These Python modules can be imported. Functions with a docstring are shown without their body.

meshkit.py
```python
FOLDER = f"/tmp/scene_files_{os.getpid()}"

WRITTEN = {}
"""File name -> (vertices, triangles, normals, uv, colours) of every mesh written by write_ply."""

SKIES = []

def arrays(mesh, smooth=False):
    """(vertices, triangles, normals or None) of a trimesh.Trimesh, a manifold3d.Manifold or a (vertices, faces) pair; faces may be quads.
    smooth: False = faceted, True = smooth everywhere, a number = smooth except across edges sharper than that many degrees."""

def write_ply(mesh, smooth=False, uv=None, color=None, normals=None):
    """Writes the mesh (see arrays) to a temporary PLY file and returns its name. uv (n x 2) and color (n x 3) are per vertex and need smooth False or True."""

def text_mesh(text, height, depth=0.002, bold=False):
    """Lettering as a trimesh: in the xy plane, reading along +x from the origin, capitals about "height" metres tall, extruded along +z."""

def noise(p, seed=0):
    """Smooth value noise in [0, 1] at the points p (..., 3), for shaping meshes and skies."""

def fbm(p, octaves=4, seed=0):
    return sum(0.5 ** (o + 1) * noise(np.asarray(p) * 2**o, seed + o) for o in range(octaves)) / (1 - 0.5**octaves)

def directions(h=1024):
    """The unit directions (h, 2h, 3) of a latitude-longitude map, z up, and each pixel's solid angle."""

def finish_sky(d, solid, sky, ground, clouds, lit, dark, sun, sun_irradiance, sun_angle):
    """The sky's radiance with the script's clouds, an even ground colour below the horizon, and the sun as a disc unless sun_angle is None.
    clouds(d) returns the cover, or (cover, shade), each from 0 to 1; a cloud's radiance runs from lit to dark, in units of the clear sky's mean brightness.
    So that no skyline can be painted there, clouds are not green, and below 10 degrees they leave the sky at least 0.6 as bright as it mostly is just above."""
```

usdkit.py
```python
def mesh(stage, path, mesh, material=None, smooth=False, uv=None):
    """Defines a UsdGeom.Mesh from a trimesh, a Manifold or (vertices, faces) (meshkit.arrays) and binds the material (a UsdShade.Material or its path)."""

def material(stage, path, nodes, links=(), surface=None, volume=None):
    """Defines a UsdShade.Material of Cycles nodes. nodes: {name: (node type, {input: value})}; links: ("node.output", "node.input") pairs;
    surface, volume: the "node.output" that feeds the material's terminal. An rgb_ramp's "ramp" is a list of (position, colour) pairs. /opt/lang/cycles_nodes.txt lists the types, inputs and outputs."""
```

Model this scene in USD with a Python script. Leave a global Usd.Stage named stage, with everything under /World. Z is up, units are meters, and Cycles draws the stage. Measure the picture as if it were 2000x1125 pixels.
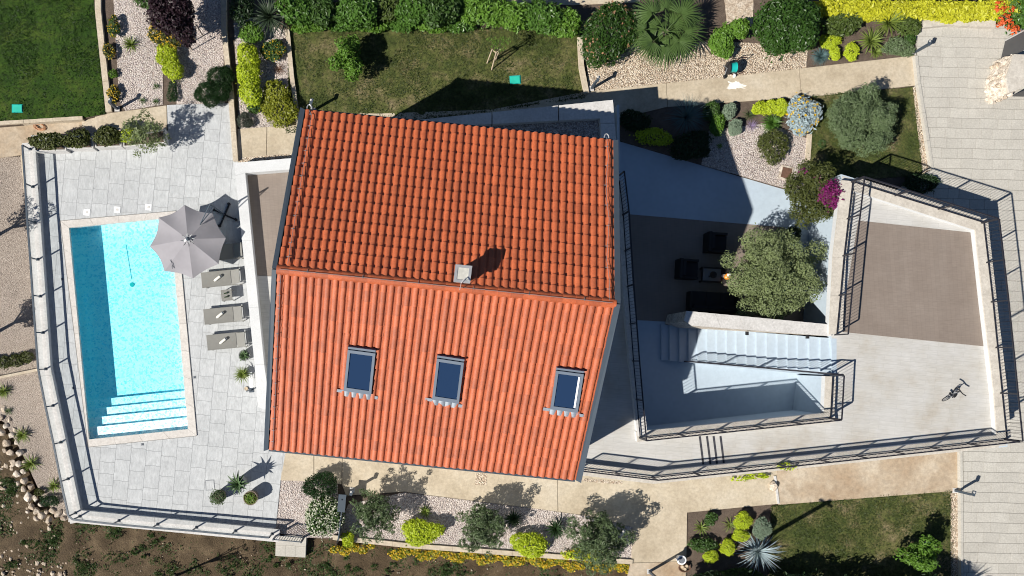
import math
import numpy as np
import trimesh
import usdkit
import meshkit
from pxr import Gf, Sdf, Usd, UsdGeom, UsdLux, UsdShade
from shapely.geometry import Polygon, LineString, Point, box as sbox
from shapely.ops import unary_union
from shapely import affinity
import shapely
from scipy.spatial import Delaunay

stage = Usd.Stage.CreateInMemory()
UsdGeom.SetStageUpAxis(stage, 'Z')
UsdGeom.SetStageMetersPerUnit(stage, 1.0)
W = UsdGeom.Xform.Define(stage, '/World')
UsdGeom.Scope.Define(stage, '/World/Looks')

# ------------------------------------------------------------------ camera, sky, sun
H, F, NX, NY = 34.0, 1360.0, 800.0, 700.0           # camera height; the drone looks straight down, the photo is an off-centre crop
cam = UsdGeom.Camera.Define(stage, '/World/camera')
cam.CreateHorizontalApertureAttr(36.0)
cam.CreateVerticalApertureAttr(20.25)
cam.CreateFocalLengthAttr(F / 2000 * 36.0)
cam.CreateHorizontalApertureOffsetAttr((1000 - NX) / 2000 * 36.0)
cam.CreateVerticalApertureOffsetAttr((NY - 562.5) / 2000 * 36.0)
cam.CreateClippingRangeAttr(Gf.Vec2f(0.1, 2000.0))
cam.CreateExposureAttr(0.66)
UsdGeom.Xformable(cam).AddTranslateOp().Set(Gf.Vec3d(0, 0, H))

EL = math.radians(40.0)
SUN = np.array([-0.868 * math.cos(EL), -0.497 * math.cos(EL), math.sin(EL)])
SUN /= np.linalg.norm(SUN)
usdkit.material(stage, '/World/Looks/sky_look', {
    's': ('sky_texture', {'sky_type': 'single_scattering', 'sun_disc': False, 'sun_elevation': EL,
                          'sun_rotation': math.atan2(SUN[0], SUN[1]), 'altitude': 1200.0, 'air_density': 0.8, 'aerosol_density': 0.1, 'ozone_density': 3.0}),
    'b': ('background_shader', {'strength': 0.05})}, [('s.color', 'b.color')], surface='b.background')
sky = UsdLux.DomeLight.Define(stage, '/World/sky')
UsdShade.MaterialBindingAPI.Apply(sky.GetPrim()).Bind(UsdShade.Material.Get(stage, '/World/Looks/sky_look'))
sky.GetPrim().SetCustomDataByKey('kind', 'structure')
sun = UsdLux.DistantLight.Define(stage, '/World/sun')
sun.CreateIntensityAttr(1.25)
sun.CreateAngleAttr(0.5)
sun.CreateNormalizeAttr(True)
sun.CreateColorAttr(Gf.Vec3f(1.0, 0.955, 0.88))
zx = SUN
xx = np.cross([0, 0, 1.0], zx); xx /= np.linalg.norm(xx)
yx = np.cross(zx, xx)
UsdGeom.Xformable(sun).AddTransformOp().Set(Gf.Matrix4d(*xx, 0, *yx, 0, *zx, 0, 0, 0, 0, 1))

# ------------------------------------------------------------------ helpers: places and prims
def P(px, py, z=0.0):
    """World point at height z seen at the photograph's pixel (px, py)."""
    s = (H - z) / F
    return np.array([(px - NX) * s, -(py - NY) * s, z])

def PP(pts, z=0.0):
    return [tuple(P(a, b, z)[:2]) for a, b in pts]

def poly(pts, z=0.0):
    p = Polygon(PP(pts, z))
    return p if p.is_valid else p.buffer(0)

NAMES = {}
LOC = {}

def path_for(name, parent=None):
    base = parent if isinstance(parent, str) else '/World'
    k = (base, name)
    n = NAMES.get(k, -1) + 1
    NAMES[k] = n
    return base + '/' + (name if n == 0 else '%s_%03d' % (name, n))

def tag(path, label=None, cat=None, group=None, kind=None):
    pr = stage.GetPrimAtPath(path)
    for k, v in (('label', label), ('category', cat), ('group', group), ('kind', kind)):
        if v:
            pr.SetCustomDataByKey(k, v)
    return path

def thing(name, label, cat, loc=(0, 0, 0), group=None, kind=None):
    p = path_for(name)
    x = UsdGeom.Xform.Define(stage, p)
    x.AddTranslateOp().Set(Gf.Vec3d(*[float(c) for c in loc]))
    LOC[p] = np.array(loc, float)
    return tag(p, label, cat, group, kind)

def add(name, mesh, mat, parent=None, smooth=False, label=None):
    """One Mesh prim in world coordinates under parent (its thing's offset is taken off)."""
    v, f, n = meshkit.arrays(mesh, smooth)
    if len(f) == 0:
        return None
    p = path_for(name, parent)
    if parent:
        root = '/'.join(parent.split('/')[:3])
        v = v - LOC.get(root, 0)
        LOC.setdefault(root, np.zeros(3))
    m = UsdGeom.Mesh.Define(stage, p)
    from pxr import Vt
    m.CreatePointsAttr(Vt.Vec3fArray.FromNumpy(np.ascontiguousarray(v, np.float32)))
    m.CreateFaceVertexCountsAttr(Vt.IntArray.FromNumpy(np.full(len(f), 3, np.int32)))
    m.CreateFaceVertexIndicesAttr(Vt.IntArray.FromNumpy(np.ascontiguousarray(f, np.int32).ravel()))
    m.CreateSubdivisionSchemeAttr('none')
    if n is not None:
        m.CreateNormalsAttr(Vt.Vec3fArray.FromNumpy(np.ascontiguousarray(n, np.float32)))
        m.SetNormalsInterpolation('vertex')
    UsdShade.MaterialBindingAPI.Apply(m.GetPrim()).Bind(UsdShade.Material.Get(stage, mat if mat.startswith('/') else '/World/Looks/' + mat))
    if label:
        tag(p, label)
    return p

def struct(name, mesh, mat, smooth=False, kind='structure'):
    return tag(add(name, mesh, mat, None, smooth), kind=kind)

class MB:
    """Collects simple shapes into one mesh."""
    def __init__(self):
        self.v, self.f, self.n = [], [], 0
    def put(self, v, f):
        v = np.asarray(v, float); f = np.asarray(f, int)
        if f.shape[1] == 4:
            f = np.vstack([f[:, [0, 1, 2]], f[:, [0, 2, 3]]])
        self.v.append(v); self.f.append(f + self.n); self.n += len(v)
        return self
    def mesh(self):
        if not self.v:
            return np.zeros((0, 3)), np.zeros((0, 3), int)
        return np.vstack(self.v), np.vstack(self.f)
    def tri(self, m):
        return self.put(m.vertices, m.faces)
    def box(self, c, size, rz=0.0):
        s = np.array(size) / 2
        v = np.array([[x, y, z] for z in (-1, 1) for y in (-1, 1) for x in (-1, 1)]) * s
        a, b = math.cos(rz), math.sin(rz)
        v = np.stack([v[:, 0] * a - v[:, 1] * b, v[:, 0] * b + v[:, 1] * a, v[:, 2]], 1) + np.array(c)
        return self.put(v, [[0, 2, 3, 1], [4, 5, 7, 6], [0, 1, 5, 4], [2, 6, 7, 3], [0, 4, 6, 2], [1, 3, 7, 5]])
    def bar(self, p, q, w, h, up=(0, 0, 1)):
        """Box from p to q with width w and height h."""
        p, q = np.array(p, float), np.array(q, float)
        d = q - p; L = np.linalg.norm(d); d = d / L
        up = np.array(up, float)
        if abs(d @ up) > 0.98:
            up = np.array([1.0, 0, 0])
        s = np.cross(d, up); s /= np.linalg.norm(s)
        u = np.cross(s, d)
        v = [a + s * w / 2 * i + u * h / 2 * j for a in (p, q) for j in (-1, 1) for i in (-1, 1)]
        return self.put(v, [[0, 1, 3, 2], [4, 6, 7, 5], [0, 4, 5, 1], [2, 3, 7, 6], [0, 2, 6, 4], [1, 5, 7, 3]])
    def tube(self, pts, r, n=6):
        pts = np.array(pts, float)
        r = np.broadcast_to(np.asarray(r, float), len(pts))
        rings = []
        for i, p in enumerate(pts):
            d = pts[min(i + 1, len(pts) - 1)] - pts[max(i - 1, 0)]
            d /= max(np.linalg.norm(d), 1e-9)
            a = np.cross(d, [0, 0, 1.0] if abs(d[2]) < 0.9 else [1.0, 0, 0]); a /= np.linalg.norm(a)
            b = np.cross(d, a)
            t = np.arange(n) / n * 2 * math.pi
            rings.append(p + r[i] * (np.cos(t)[:, None] * a + np.sin(t)[:, None] * b))
        v = np.vstack(rings); f = []
        for i in range(len(pts) - 1):
            for k in range(n):
                k2 = (k + 1) % n
                f.append([i * n + k, i * n + k2, (i + 1) * n + k2, (i + 1) * n + k])
        self.put(v, f)
        for e, ring in ((0, 0), (len(pts) - 1, (len(pts) - 1) * n)):
            c = np.vstack([pts[e][None], rings[e]])
            self.put(c, [[0, 1 + k, 1 + (k + 1) % n] if e else [0, 1 + (k + 1) % n, 1 + k] for k in range(n)])
        return self
    def prism(self, poly2, z0, z1):
        if poly2.is_empty:
            return self
        for g in getattr(poly2, 'geoms', [poly2]):
            if g.geom_type == 'Polygon' and g.area > 1e-6:
                m = trimesh.creation.extrude_polygon(g, z1 - z0, engine='earcut')
                m.apply_translation([0, 0, z0])
                self.tri(m)
        return self
    def quadprism(self, q, n, t0, t1):
        """Solid on the planar quad q (4 points), from t0 to t1 along n."""
        q = np.array(q, float); n = np.array(n, float)
        v = np.vstack([q + n * t0, q + n * t1])
        f = [[3, 2, 1, 0], [4, 5, 6, 7]] + [[i, (i + 1) % 4, (i + 1) % 4 + 4, i + 4] for i in range(4)]
        return self.put(v, f)

def prism(poly2, z0, z1):
    return MB().prism(poly2, z0, z1).mesh()

def lathe(profile, c, n=20):
    pr = np.array(profile, float)
    t = np.arange(n) / n * 2 * math.pi
    v = np.stack([np.outer(np.cos(t), pr[:, 0]), np.outer(np.sin(t), pr[:, 0]), np.tile(pr[:, 1], (n, 1))], -1).reshape(-1, 3) + np.array(c)
    m = len(pr); f = []
    for i in range(n):
        j = (i + 1) % n
        for k in range(m - 1):
            f.append([i * m + k, j * m + k, j * m + k + 1, i * m + k + 1])
    return v, np.array(f)

def sheet(poly2, z, cell=0.35, amp=0.0, seed=0, freq=1.5, edge=0.25):
    """A ground sheet with gentle unevenness, falling off at its edge."""
    if amp == 0:
        return prism(poly2, z - 0.06, z)
    mb = MB()
    for g in getattr(poly2, 'geoms', [poly2]):
        g = g.simplify(0.01)
        ring = np.array(shapely.segmentize(g.exterior, cell).coords)[:-1]
        x0, y0, x1, y1 = g.bounds
        gx, gy = np.meshgrid(np.arange(x0, x1, cell), np.arange(y0, y1, cell))
        gp = np.c_[gx.ravel(), gy.ravel()] + np.random.default_rng(seed).uniform(-.2, .2, (gx.size, 2)) * cell
        gp = gp[shapely.contains_xy(g.buffer(-cell * 0.5), gp[:, 0], gp[:, 1])]
        pts = np.vstack([ring, gp])
        tri = Delaunay(pts).simplices
        c = pts[tri].mean(1)
        tri = tri[shapely.contains_xy(g, c[:, 0], c[:, 1])]
        d = shapely.distance(g.exterior, shapely.points(pts))
        bz = (meshkit.fbm(np.c_[pts * freq, np.zeros(len(pts))], 3, seed) - 0.45) * amp
        v = np.c_[pts, z + np.minimum(1, d / edge) * bz]
        e1, e2 = v[tri[:, 1]] - v[tri[:, 0]], v[tri[:, 2]] - v[tri[:, 0]]
        flip = np.cross(e1, e2)[:, 2] < 0
        tri[flip] = tri[flip][:, ::-1]
        mb.put(v, tri)
        n = len(ring)
        k = np.arange(n)
        mb.put(np.vstack([v[:n], v[:n] - [0, 0, 0.08]]), np.stack([k, (k + 1) % n, (k + 1) % n + n, k + n], 1))
    return mb.mesh()

# ------------------------------------------------------------------ materials
def stops(*cs):
    return list(cs)

def M(name, nodes, links, surface='p.BSDF', volume=None):
    usdkit.material(stage, '/World/Looks/' + name, nodes, links, surface=surface, volume=volume)
    return name

def plain(name, c, rough=0.6, metallic=0.0, var=0.12, scale=3.0, bump=0.0, bscale=60.0, spec=0.4, coat=0.0):
    """A surface of one colour with soft uneven tone and optional fine relief."""
    c = np.array(c)
    nodes = {'g': ('geometry', {}),
             'n': ('noise_texture', {'scale': scale, 'detail': 5.0, 'roughness': 0.62}),
             'r': ('rgb_ramp', {'ramp': [(0.3, tuple(c * (1 - var))), (0.7, tuple(np.minimum(1, c * (1 + var))))]}),
             'p': ('principled_bsdf', {'roughness': rough, 'metallic': metallic, 'specular_ior_level': spec, 'coat_weight': coat})}
    links = [('g.position', 'n.vector'), ('n.fac', 'r.fac'), ('r.color', 'p.base_color')]
    if bump:
        nodes['bn'] = ('noise_texture', {'scale': bscale, 'detail': 4.0})
        nodes['b'] = ('bump', {'strength': bump, 'distance': 0.01})
        links += [('g.position', 'bn.vector'), ('bn.fac', 'b.height'), ('b.normal', 'p.normal')]
    return M(name, nodes, links)

def mottled(name, cols, scale=2.0, spec=0.25, fine=45.0, fine_amt=0.35, rough=0.85, bump=0.35, bscale=60.0, lo=0.3, hi=0.7, detail=8.0, bdist=0.02, stretch=None, rot=0.0):
    """Large blotches of several colours with finer grain mixed in; stretch draws the grain out along one direction."""
    k = len(cols)
    nodes = {'g': ('geometry', {}),
             'n': ('noise_texture', {'scale': scale, 'detail': detail, 'roughness': 0.65, 'distortion': 0.0}),
             'r': ('rgb_ramp', {'ramp': [(lo + (hi - lo) * i / (k - 1), tuple(c)) for i, c in enumerate(cols)]}),
             'fn': ('noise_texture', {'scale': fine, 'detail': 4.0, 'roughness': 0.7}),
             'fr': ('rgb_ramp', {'ramp': [(0.3, (0.5 - fine_amt / 2,) * 3), (0.7, (0.5 + fine_amt / 2,) * 3)]}),
             'm': ('mix', {'mix_type': 'overlay', 'fac': 1.0}),
             'bn': ('noise_texture', {'scale': bscale, 'detail': 5.0, 'roughness': 0.6}),
             'b': ('bump', {'strength': bump, 'distance': bdist}),
             'p': ('principled_bsdf', {'roughness': rough, 'specular_ior_level': spec})}
    links = [('n.fac', 'r.fac'), ('fn.fac', 'fr.fac'), ('r.color', 'm.color1'), ('fr.color', 'm.color2'),
             ('m.color', 'p.base_color'), ('bn.fac', 'b.height'), ('b.normal', 'p.normal')]
    src = 'g.position'
    if stretch:
        nodes['mp'] = ('mapping', {'rotation': (0, 0, rot), 'scale': stretch})
        links.append(('g.position', 'mp.vector')); src = 'mp.vector'
    links += [('g.position', 'n.vector'), (src, 'fn.vector'), (src, 'bn.vector')]
    return M(name, nodes, links)

def planks(name, cols, rot, size=(1.2, 0.2), dark=0.80, vary=0.95, scale=0.6, fine=10, fine_amt=0.1):
    """Boards laid in rows: faint joints and a tone of its own for each board over blotchy weathering."""
    k = len(cols)
    nodes = {'g': ('geometry', {}),
             'mp': ('mapping', {'rotation': (0, 0, rot)}),
             'bk': ('brick_texture', {'color1': (1, 1, 1), 'color2': (vary,) * 3, 'mortar': (dark,) * 3, 'scale': 1.0, 'mortar_size': 0.006, 'mortar_smooth': 0.3,
                                      'brick_width': size[0], 'row_height': size[1], 'offset': 0.37}),
             'n': ('noise_texture', {'scale': scale, 'detail': 7.0, 'roughness': 0.66}),
             'r': ('rgb_ramp', {'ramp': [(0.3 + 0.4 * i / (k - 1), tuple(c)) for i, c in enumerate(cols)]}),
             'st': ('mapping', {'rotation': (0, 0, rot), 'scale': (0.25, 2.4, 1)}),
             'fn': ('noise_texture', {'scale': fine, 'detail': 4.0, 'roughness': 0.7}),
             'fr': ('rgb_ramp', {'ramp': [(0.3, (0.5 - fine_amt / 2,) * 3), (0.7, (0.5 + fine_amt / 2,) * 3)]}),
             'm': ('mix', {'mix_type': 'overlay', 'fac': 1.0}),
             'm2': ('mix', {'mix_type': 'multiply', 'fac': 1.0}),
             'p': ('principled_bsdf', {'roughness': 0.6, 'specular_ior_level': 0.3})}
    links = [('g.position', 'mp.vector'), ('mp.vector', 'bk.vector'), ('g.position', 'n.vector'), ('n.fac', 'r.fac'), ('g.position', 'st.vector'), ('st.vector', 'fn.vector'),
             ('fn.fac', 'fr.fac'), ('r.color', 'm.color1'), ('fr.color', 'm.color2'), ('m.color', 'm2.color1'), ('bk.color', 'm2.color2'), ('m2.color', 'p.base_color')]
    return M(name, nodes, links)

def gravel(name, cols, scale=16.0, bump=1.0, tint=(0.5, 0.5, 0.5), dist=0.05):
    """Pebbles: one flat colour per cell, dark seams and rounded relief."""
    k = len(cols)
    nodes = {'g': ('geometry', {}),
             'w': ('noise_texture', {'scale': 9.0, 'detail': 2.0}),
             'wa': ('vector_math', {'math_type': 'multiply_add', 'vector2': (0.06, 0.06, 0.06)}),
             'v': ('voronoi_texture', {'scale': scale, 'feature': 'f1'}),
             's': ('separate_color', {}),
             'r': ('rgb_ramp', {'ramp': [(i / (k - 1), tuple(c)) for i, c in enumerate(cols)]}),
             'dr': ('rgb_ramp', {'ramp': [(0.32, (1, 1, 1)), (0.75, (0.5, 0.47, 0.45))]}),
             'm': ('mix', {'mix_type': 'multiply', 'fac': 1.0}),
             'ln': ('noise_texture', {'scale': 0.9, 'detail': 4.0}),
             'lr': ('rgb_ramp', {'ramp': [(0.35, tuple(np.array(tint) * 0.92)), (0.65, tuple(np.minimum(1, np.array(tint) * 1.08)))]}),
             'm2': ('mix', {'mix_type': 'overlay', 'fac': 1.0}),
             'b': ('bump', {'strength': bump, 'distance': dist, 'invert': True}),
             'p': ('principled_bsdf', {'roughness': 0.75, 'specular_ior_level': 0.3})}
    links = [('g.position', 'w.vector'), ('w.color', 'wa.vector1'), ('g.position', 'wa.vector3'), ('wa.value' if False else 'wa.vector', 'v.vector'), ('v.color', 's.color'), ('s.r', 'r.fac'), ('v.distance', 'dr.fac'),
             ('r.color', 'm.color1'), ('dr.color', 'm.color2'), ('g.position', 'ln.vector'), ('ln.fac', 'lr.fac'),
             ('m.color', 'm2.color1'), ('lr.color', 'm2.color2'), ('m2.color', 'p.base_color'), ('v.distance', 'b.height'), ('b.normal', 'p.normal')]
    return M(name, nodes, links)

def foliage(name, cols, rough=0.5, trans=0.25, spec=0.35, lo=0.0, hi=1.0):
    """Leaves: each leaf takes one of several tones; light passes through a little."""
    k = len(cols)
    gain = {'leaf_lime': 2.6, 'leaf_yellow': 1.9, 'leaf_gold': 1.6, 'leaf_fresh': 1.6, 'leaf_olive': 1.9, 'leaf_olive_grey': 1.85, 'leaf_hedge': 1.9, 'leaf_bronze': 1.6, 'leaf_palm': 1.6, 'leaf_weed': 1.6, 'leaf_green': 1.5, 'leaf_bay': 1.5}.get(name, 1.3)
    if name.startswith('leaf'):
        cols = [tuple(min(0.75, v * gain) for v in c) for c in cols]
    nodes = {'g': ('geometry', {}),
             'r': ('rgb_ramp', {'ramp': [(lo + (hi - lo) * i / (k - 1), tuple(c)) for i, c in enumerate(cols)]}),
             'p': ('principled_bsdf', {'roughness': rough, 'specular_ior_level': spec}),
             'tc': ('mix', {'mix_type': 'multiply', 'fac': 1.0, 'color2': (1.25, 1.3, 0.55)}),
             't': ('translucent_bsdf', {}),
             'x': ('mix_closure', {'fac': trans})}
    links = [('g.random_per_island', 'r.fac'), ('r.color', 'p.base_color'), ('r.color', 'tc.color1'), ('tc.color', 't.color'),
             ('p.BSDF', 'x.closure1'), ('t.BSDF', 'x.closure2')]
    return M(name, nodes, links, surface='x.closure')

# ground and stone
mottled('soil_brown', [(0.042, 0.028, 0.014), (0.070, 0.048, 0.026), (0.120, 0.086, 0.049)], scale=1.2, fine=22, fine_amt=0.5, bump=0.8, bscale=16, bdist=0.06)
mottled('soil_rocky', [(0.062, 0.042, 0.025), (0.10, 0.070, 0.043), (0.20, 0.155, 0.105)], scale=1.5, fine=14, fine_amt=0.7, bump=1.0, bscale=10, bdist=0.1)
mottled('bed_soil', [(0.075, 0.055, 0.042), (0.13, 0.098, 0.075)], scale=3, fine=30, fine_amt=0.6, bump=0.8, bscale=30, bdist=0.04)
mottled('grass_dry', [(0.044, 0.058, 0.013), (0.068, 0.077, 0.020), (0.105, 0.098, 0.038), (0.165, 0.135, 0.072)], scale=0.75, fine=9, fine_amt=0.62, bump=0.9, bscale=30, bdist=0.05, lo=0.40, hi=0.66)
mottled('grass_lush', [(0.012, 0.036, 0.001), (0.022, 0.052, 0.002), (0.044, 0.068, 0.007)], scale=1.1, fine=8, fine_amt=0.6, bump=0.9, bscale=30, bdist=0.04)
mottled('concrete_path', [(0.335, 0.275, 0.195), (0.42, 0.355, 0.262), (0.465, 0.405, 0.315)], scale=0.55, fine=8, fine_amt=0.16, bump=0.25, bscale=40, bdist=0.01)
mottled('concrete_path_warm', [(0.30, 0.215, 0.138), (0.36, 0.285, 0.203), (0.45, 0.385, 0.30)], scale=0.5, fine=6, fine_amt=0.2, bump=0.25, bscale=40, bdist=0.01)
mottled('edging_stone', [(0.385, 0.32, 0.235), (0.49, 0.425, 0.335)], scale=2.5, fine=12, fine_amt=0.2, bump=0.3, bscale=50, bdist=0.01)
mottled('cream_stone', [(0.40, 0.365, 0.315), (0.50, 0.465, 0.41)], scale=1.6, fine=9, fine_amt=0.18, bump=0.3, bscale=30, bdist=0.01)
mottled('coping_cream', [(0.46, 0.43, 0.395), (0.54, 0.51, 0.475)], scale=1.6, fine=9, fine_amt=0.14, bump=0.2, bscale=30, bdist=0.01)
mottled('white_stone', [(0.43, 0.415, 0.395), (0.53, 0.515, 0.495)], scale=1.5, fine=10, fine_amt=0.16, bump=0.25, bscale=30, bdist=0.01)
mottled('white_render', [(0.47, 0.475, 0.475), (0.535, 0.54, 0.54)], scale=0.8, fine=14, fine_amt=0.08, bump=0.15, bscale=80, bdist=0.005)
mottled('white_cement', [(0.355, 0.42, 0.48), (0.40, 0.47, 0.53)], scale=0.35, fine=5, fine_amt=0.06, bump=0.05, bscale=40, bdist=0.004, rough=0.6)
planks('wood_tile_white', [(0.375, 0.345, 0.30), (0.42, 0.405, 0.375), (0.445, 0.435, 0.415), (0.465, 0.455, 0.435)], 0.085)
planks('wood_tile_brown', [(0.185, 0.150, 0.125), (0.205, 0.168, 0.141), (0.22, 0.183, 0.155)], 1.50, size=(2.4, 0.2), dark=0.84, vary=0.95, fine=12, fine_amt=0.10)
for i, k in enumerate((0.965, 0.99, 1.015)):
    a, b = np.array([0.368, 0.378, 0.382]) * k, np.array([0.44, 0.45, 0.453]) * k
    mottled('slab_grey_%s' % 'abc'[i], [tuple(a), tuple(b)], scale=1.7 + 0.4 * i, fine=9, fine_amt=0.16, bump=0.15, bscale=30, bdist=0.006, stretch=(1.5, 0.5, 1), rot=i)
    a, b = np.array([0.375, 0.355, 0.315]) * k, np.array([0.44, 0.42, 0.375]) * k
    mottled('paver_%s' % 'abc'[i], [tuple(a), tuple(b)], scale=0.7 + 0.3 * i, fine=14, fine_amt=0.16, bump=0.3, bscale=70, bdist=0.01)
    a, b = np.array([0.305, 0.060, 0.014]) * (0.84 + 0.14 * i), np.array([0.400, 0.090, 0.026]) * (0.88 + 0.11 * i)
    mottled('clay_%s' % 'abc'[i], [tuple(a), tuple(b)], scale=3.2, fine=20, fine_amt=0.22, bump=0.12, bscale=80, bdist=0.004, rough=0.66, spec=0.7)
plain('joint_grey', (0.385, 0.385, 0.375), 0.9, var=0.04)
plain('joint_paver', (0.235, 0.215, 0.185), 0.9)
gravel('gravel_mixed', [(0.30, 0.25, 0.235), (0.70, 0.63, 0.58), (0.45, 0.38, 0.365), (0.78, 0.71, 0.64), (0.52, 0.43, 0.38), (0.66, 0.62, 0.60)], scale=21)
gravel('gravel_warm', [(0.22, 0.16, 0.11), (0.72, 0.62, 0.47), (0.45, 0.33, 0.23), (0.78, 0.70, 0.58), (0.52, 0.40, 0.29)], scale=18)
gravel('gravel_fine', [(0.20, 0.165, 0.14), (0.50, 0.425, 0.355), (0.34, 0.285, 0.24), (0.57, 0.50, 0.43)], scale=32, dist=0.03)
gravel('gravel_roof', [(0.20, 0.19, 0.19), (0.52, 0.48, 0.45), (0.33, 0.31, 0.30)], scale=15)
mottled('rock_cream', [(0.27, 0.20, 0.14), (0.42, 0.345, 0.265), (0.50, 0.44, 0.365)], scale=3.5, fine=14, fine_amt=0.4, bump=0.7, bscale=14, bdist=0.04)
mottled('rough_stone', [(0.33, 0.265, 0.20), (0.50, 0.435, 0.36), (0.60, 0.545, 0.475)], scale=4.0, fine=12, fine_amt=0.4, bump=0.9, bscale=9, bdist=0.06)
# metals, plastics, cloth
plain('slate_metal', (0.050, 0.066, 0.085), 0.45, 0.0, var=0.06)
plain('rail_metal', (0.018, 0.018, 0.024), 0.4, 0.0, var=0.08)
plain('grey_metal', (0.16, 0.17, 0.185), 0.45, 0.0, var=0.08)
plain('lead_flashing', (0.22, 0.25, 0.285), 0.5, 0.0, var=0.15, scale=14)
plain('window_grey', (0.125, 0.152, 0.19), 0.42, var=0.05)
plain('steel_bright', (0.55, 0.55, 0.55), 0.35, 0.6, var=0.1)
plain('black_plastic', (0.014, 0.014, 0.016), 0.5, var=0.1)
plain('dark_wicker', (0.012, 0.011, 0.011), 0.7, var=0.2, scale=30, bump=0.6, bscale=90)
plain('dark_cushion', (0.016, 0.016, 0.019), 0.9, var=0.12, bump=0.2)
plain('teal_plastic', (0.01, 0.34, 0.31), 0.4, var=0.06)
plain('teal_cover', (0.02, 0.40, 0.30), 0.5, var=0.1)
plain('canopy_grey', (0.25, 0.24, 0.255), 0.9, var=0.06, scale=2, bump=0.15, bscale=120, spec=0.15)
plain('sling_taupe', (0.185, 0.181, 0.166), 0.85, var=0.05, scale=4, bump=0.3, bscale=150, spec=0.2)
plain('towel_cream', (0.70, 0.67, 0.60), 0.95, var=0.07, scale=20, bump=0.5, bscale=120, spec=0.1)
plain('white_paint', (0.78, 0.78, 0.78), 0.5, var=0.03)
plain('amber_plastic', (0.62, 0.22, 0.03), 0.35, var=0.08)
plain('stain_pale', (0.72, 0.69, 0.62), 0.9, var=0.08)
plain('rust_brown', (0.115, 0.062, 0.04), 0.8, var=0.25, scale=9)
plain('hose_brown', (0.42, 0.22, 0.12), 0.6, var=0.1)
plain('hose_dark', (0.06, 0.03, 0.028), 0.5, var=0.1)
plain('planter_grey', (0.20, 0.205, 0.205), 0.8, var=0.1, bump=0.2)
plain('pot_brown', (0.16, 0.125, 0.095), 0.75, var=0.15)
plain('bark', (0.105, 0.083, 0.062), 0.9, var=0.3, scale=14, bump=0.8, bscale=30)
plain('stake_wood', (0.42, 0.335, 0.235), 0.85, var=0.2, scale=10)
plain('pole_wood', (0.17, 0.135, 0.10), 0.9, var=0.2)
plain('gate_grey', (0.060, 0.060, 0.063), 0.55, var=0.05)
plain('dark_room', (0.02, 0.02, 0.022), 0.9)
plain('chimney_grey', (0.44, 0.43, 0.385), 0.85, var=0.18, scale=6, bump=0.3)
plain('slot_dark', (0.045, 0.045, 0.052), 0.5)
plain('table_glass', (0.13, 0.135, 0.15), 0.12, var=0.05, spec=0.6)

# glass and water
M('roof_glass', {'p': ('principled_bsdf', {'base_color': (0.014, 0.032, 0.075), 'roughness': 0.05, 'specular_ior_level': 0.6, 'coat_weight': 0.2})}, [])
SCH = {'lw': ('layer_weight', {'blend': 0.5}), 'pw': ('math', {'math_type': 'power', 'value2': 5.0}),
       'ma': ('math', {'math_type': 'multiply_add', 'value2': 0.9, 'value3': 0.03})}
SCL = [('lw.facing', 'pw.value1'), ('pw.value', 'ma.value1'), ('ma.value', 'x.fac'), ('t.BSDF', 'x.closure1'), ('gl.BSDF', 'x.closure2')]
M('pane_glass', {**SCH, 't': ('transparent_bsdf', {'color': (0.95, 0.965, 0.97)}), 'gl': ('glossy_bsdf', {'roughness': 0.02, 'color': (1, 1, 1)}), 'x': ('mix_closure', {})},
  SCL, surface='x.closure')
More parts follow.
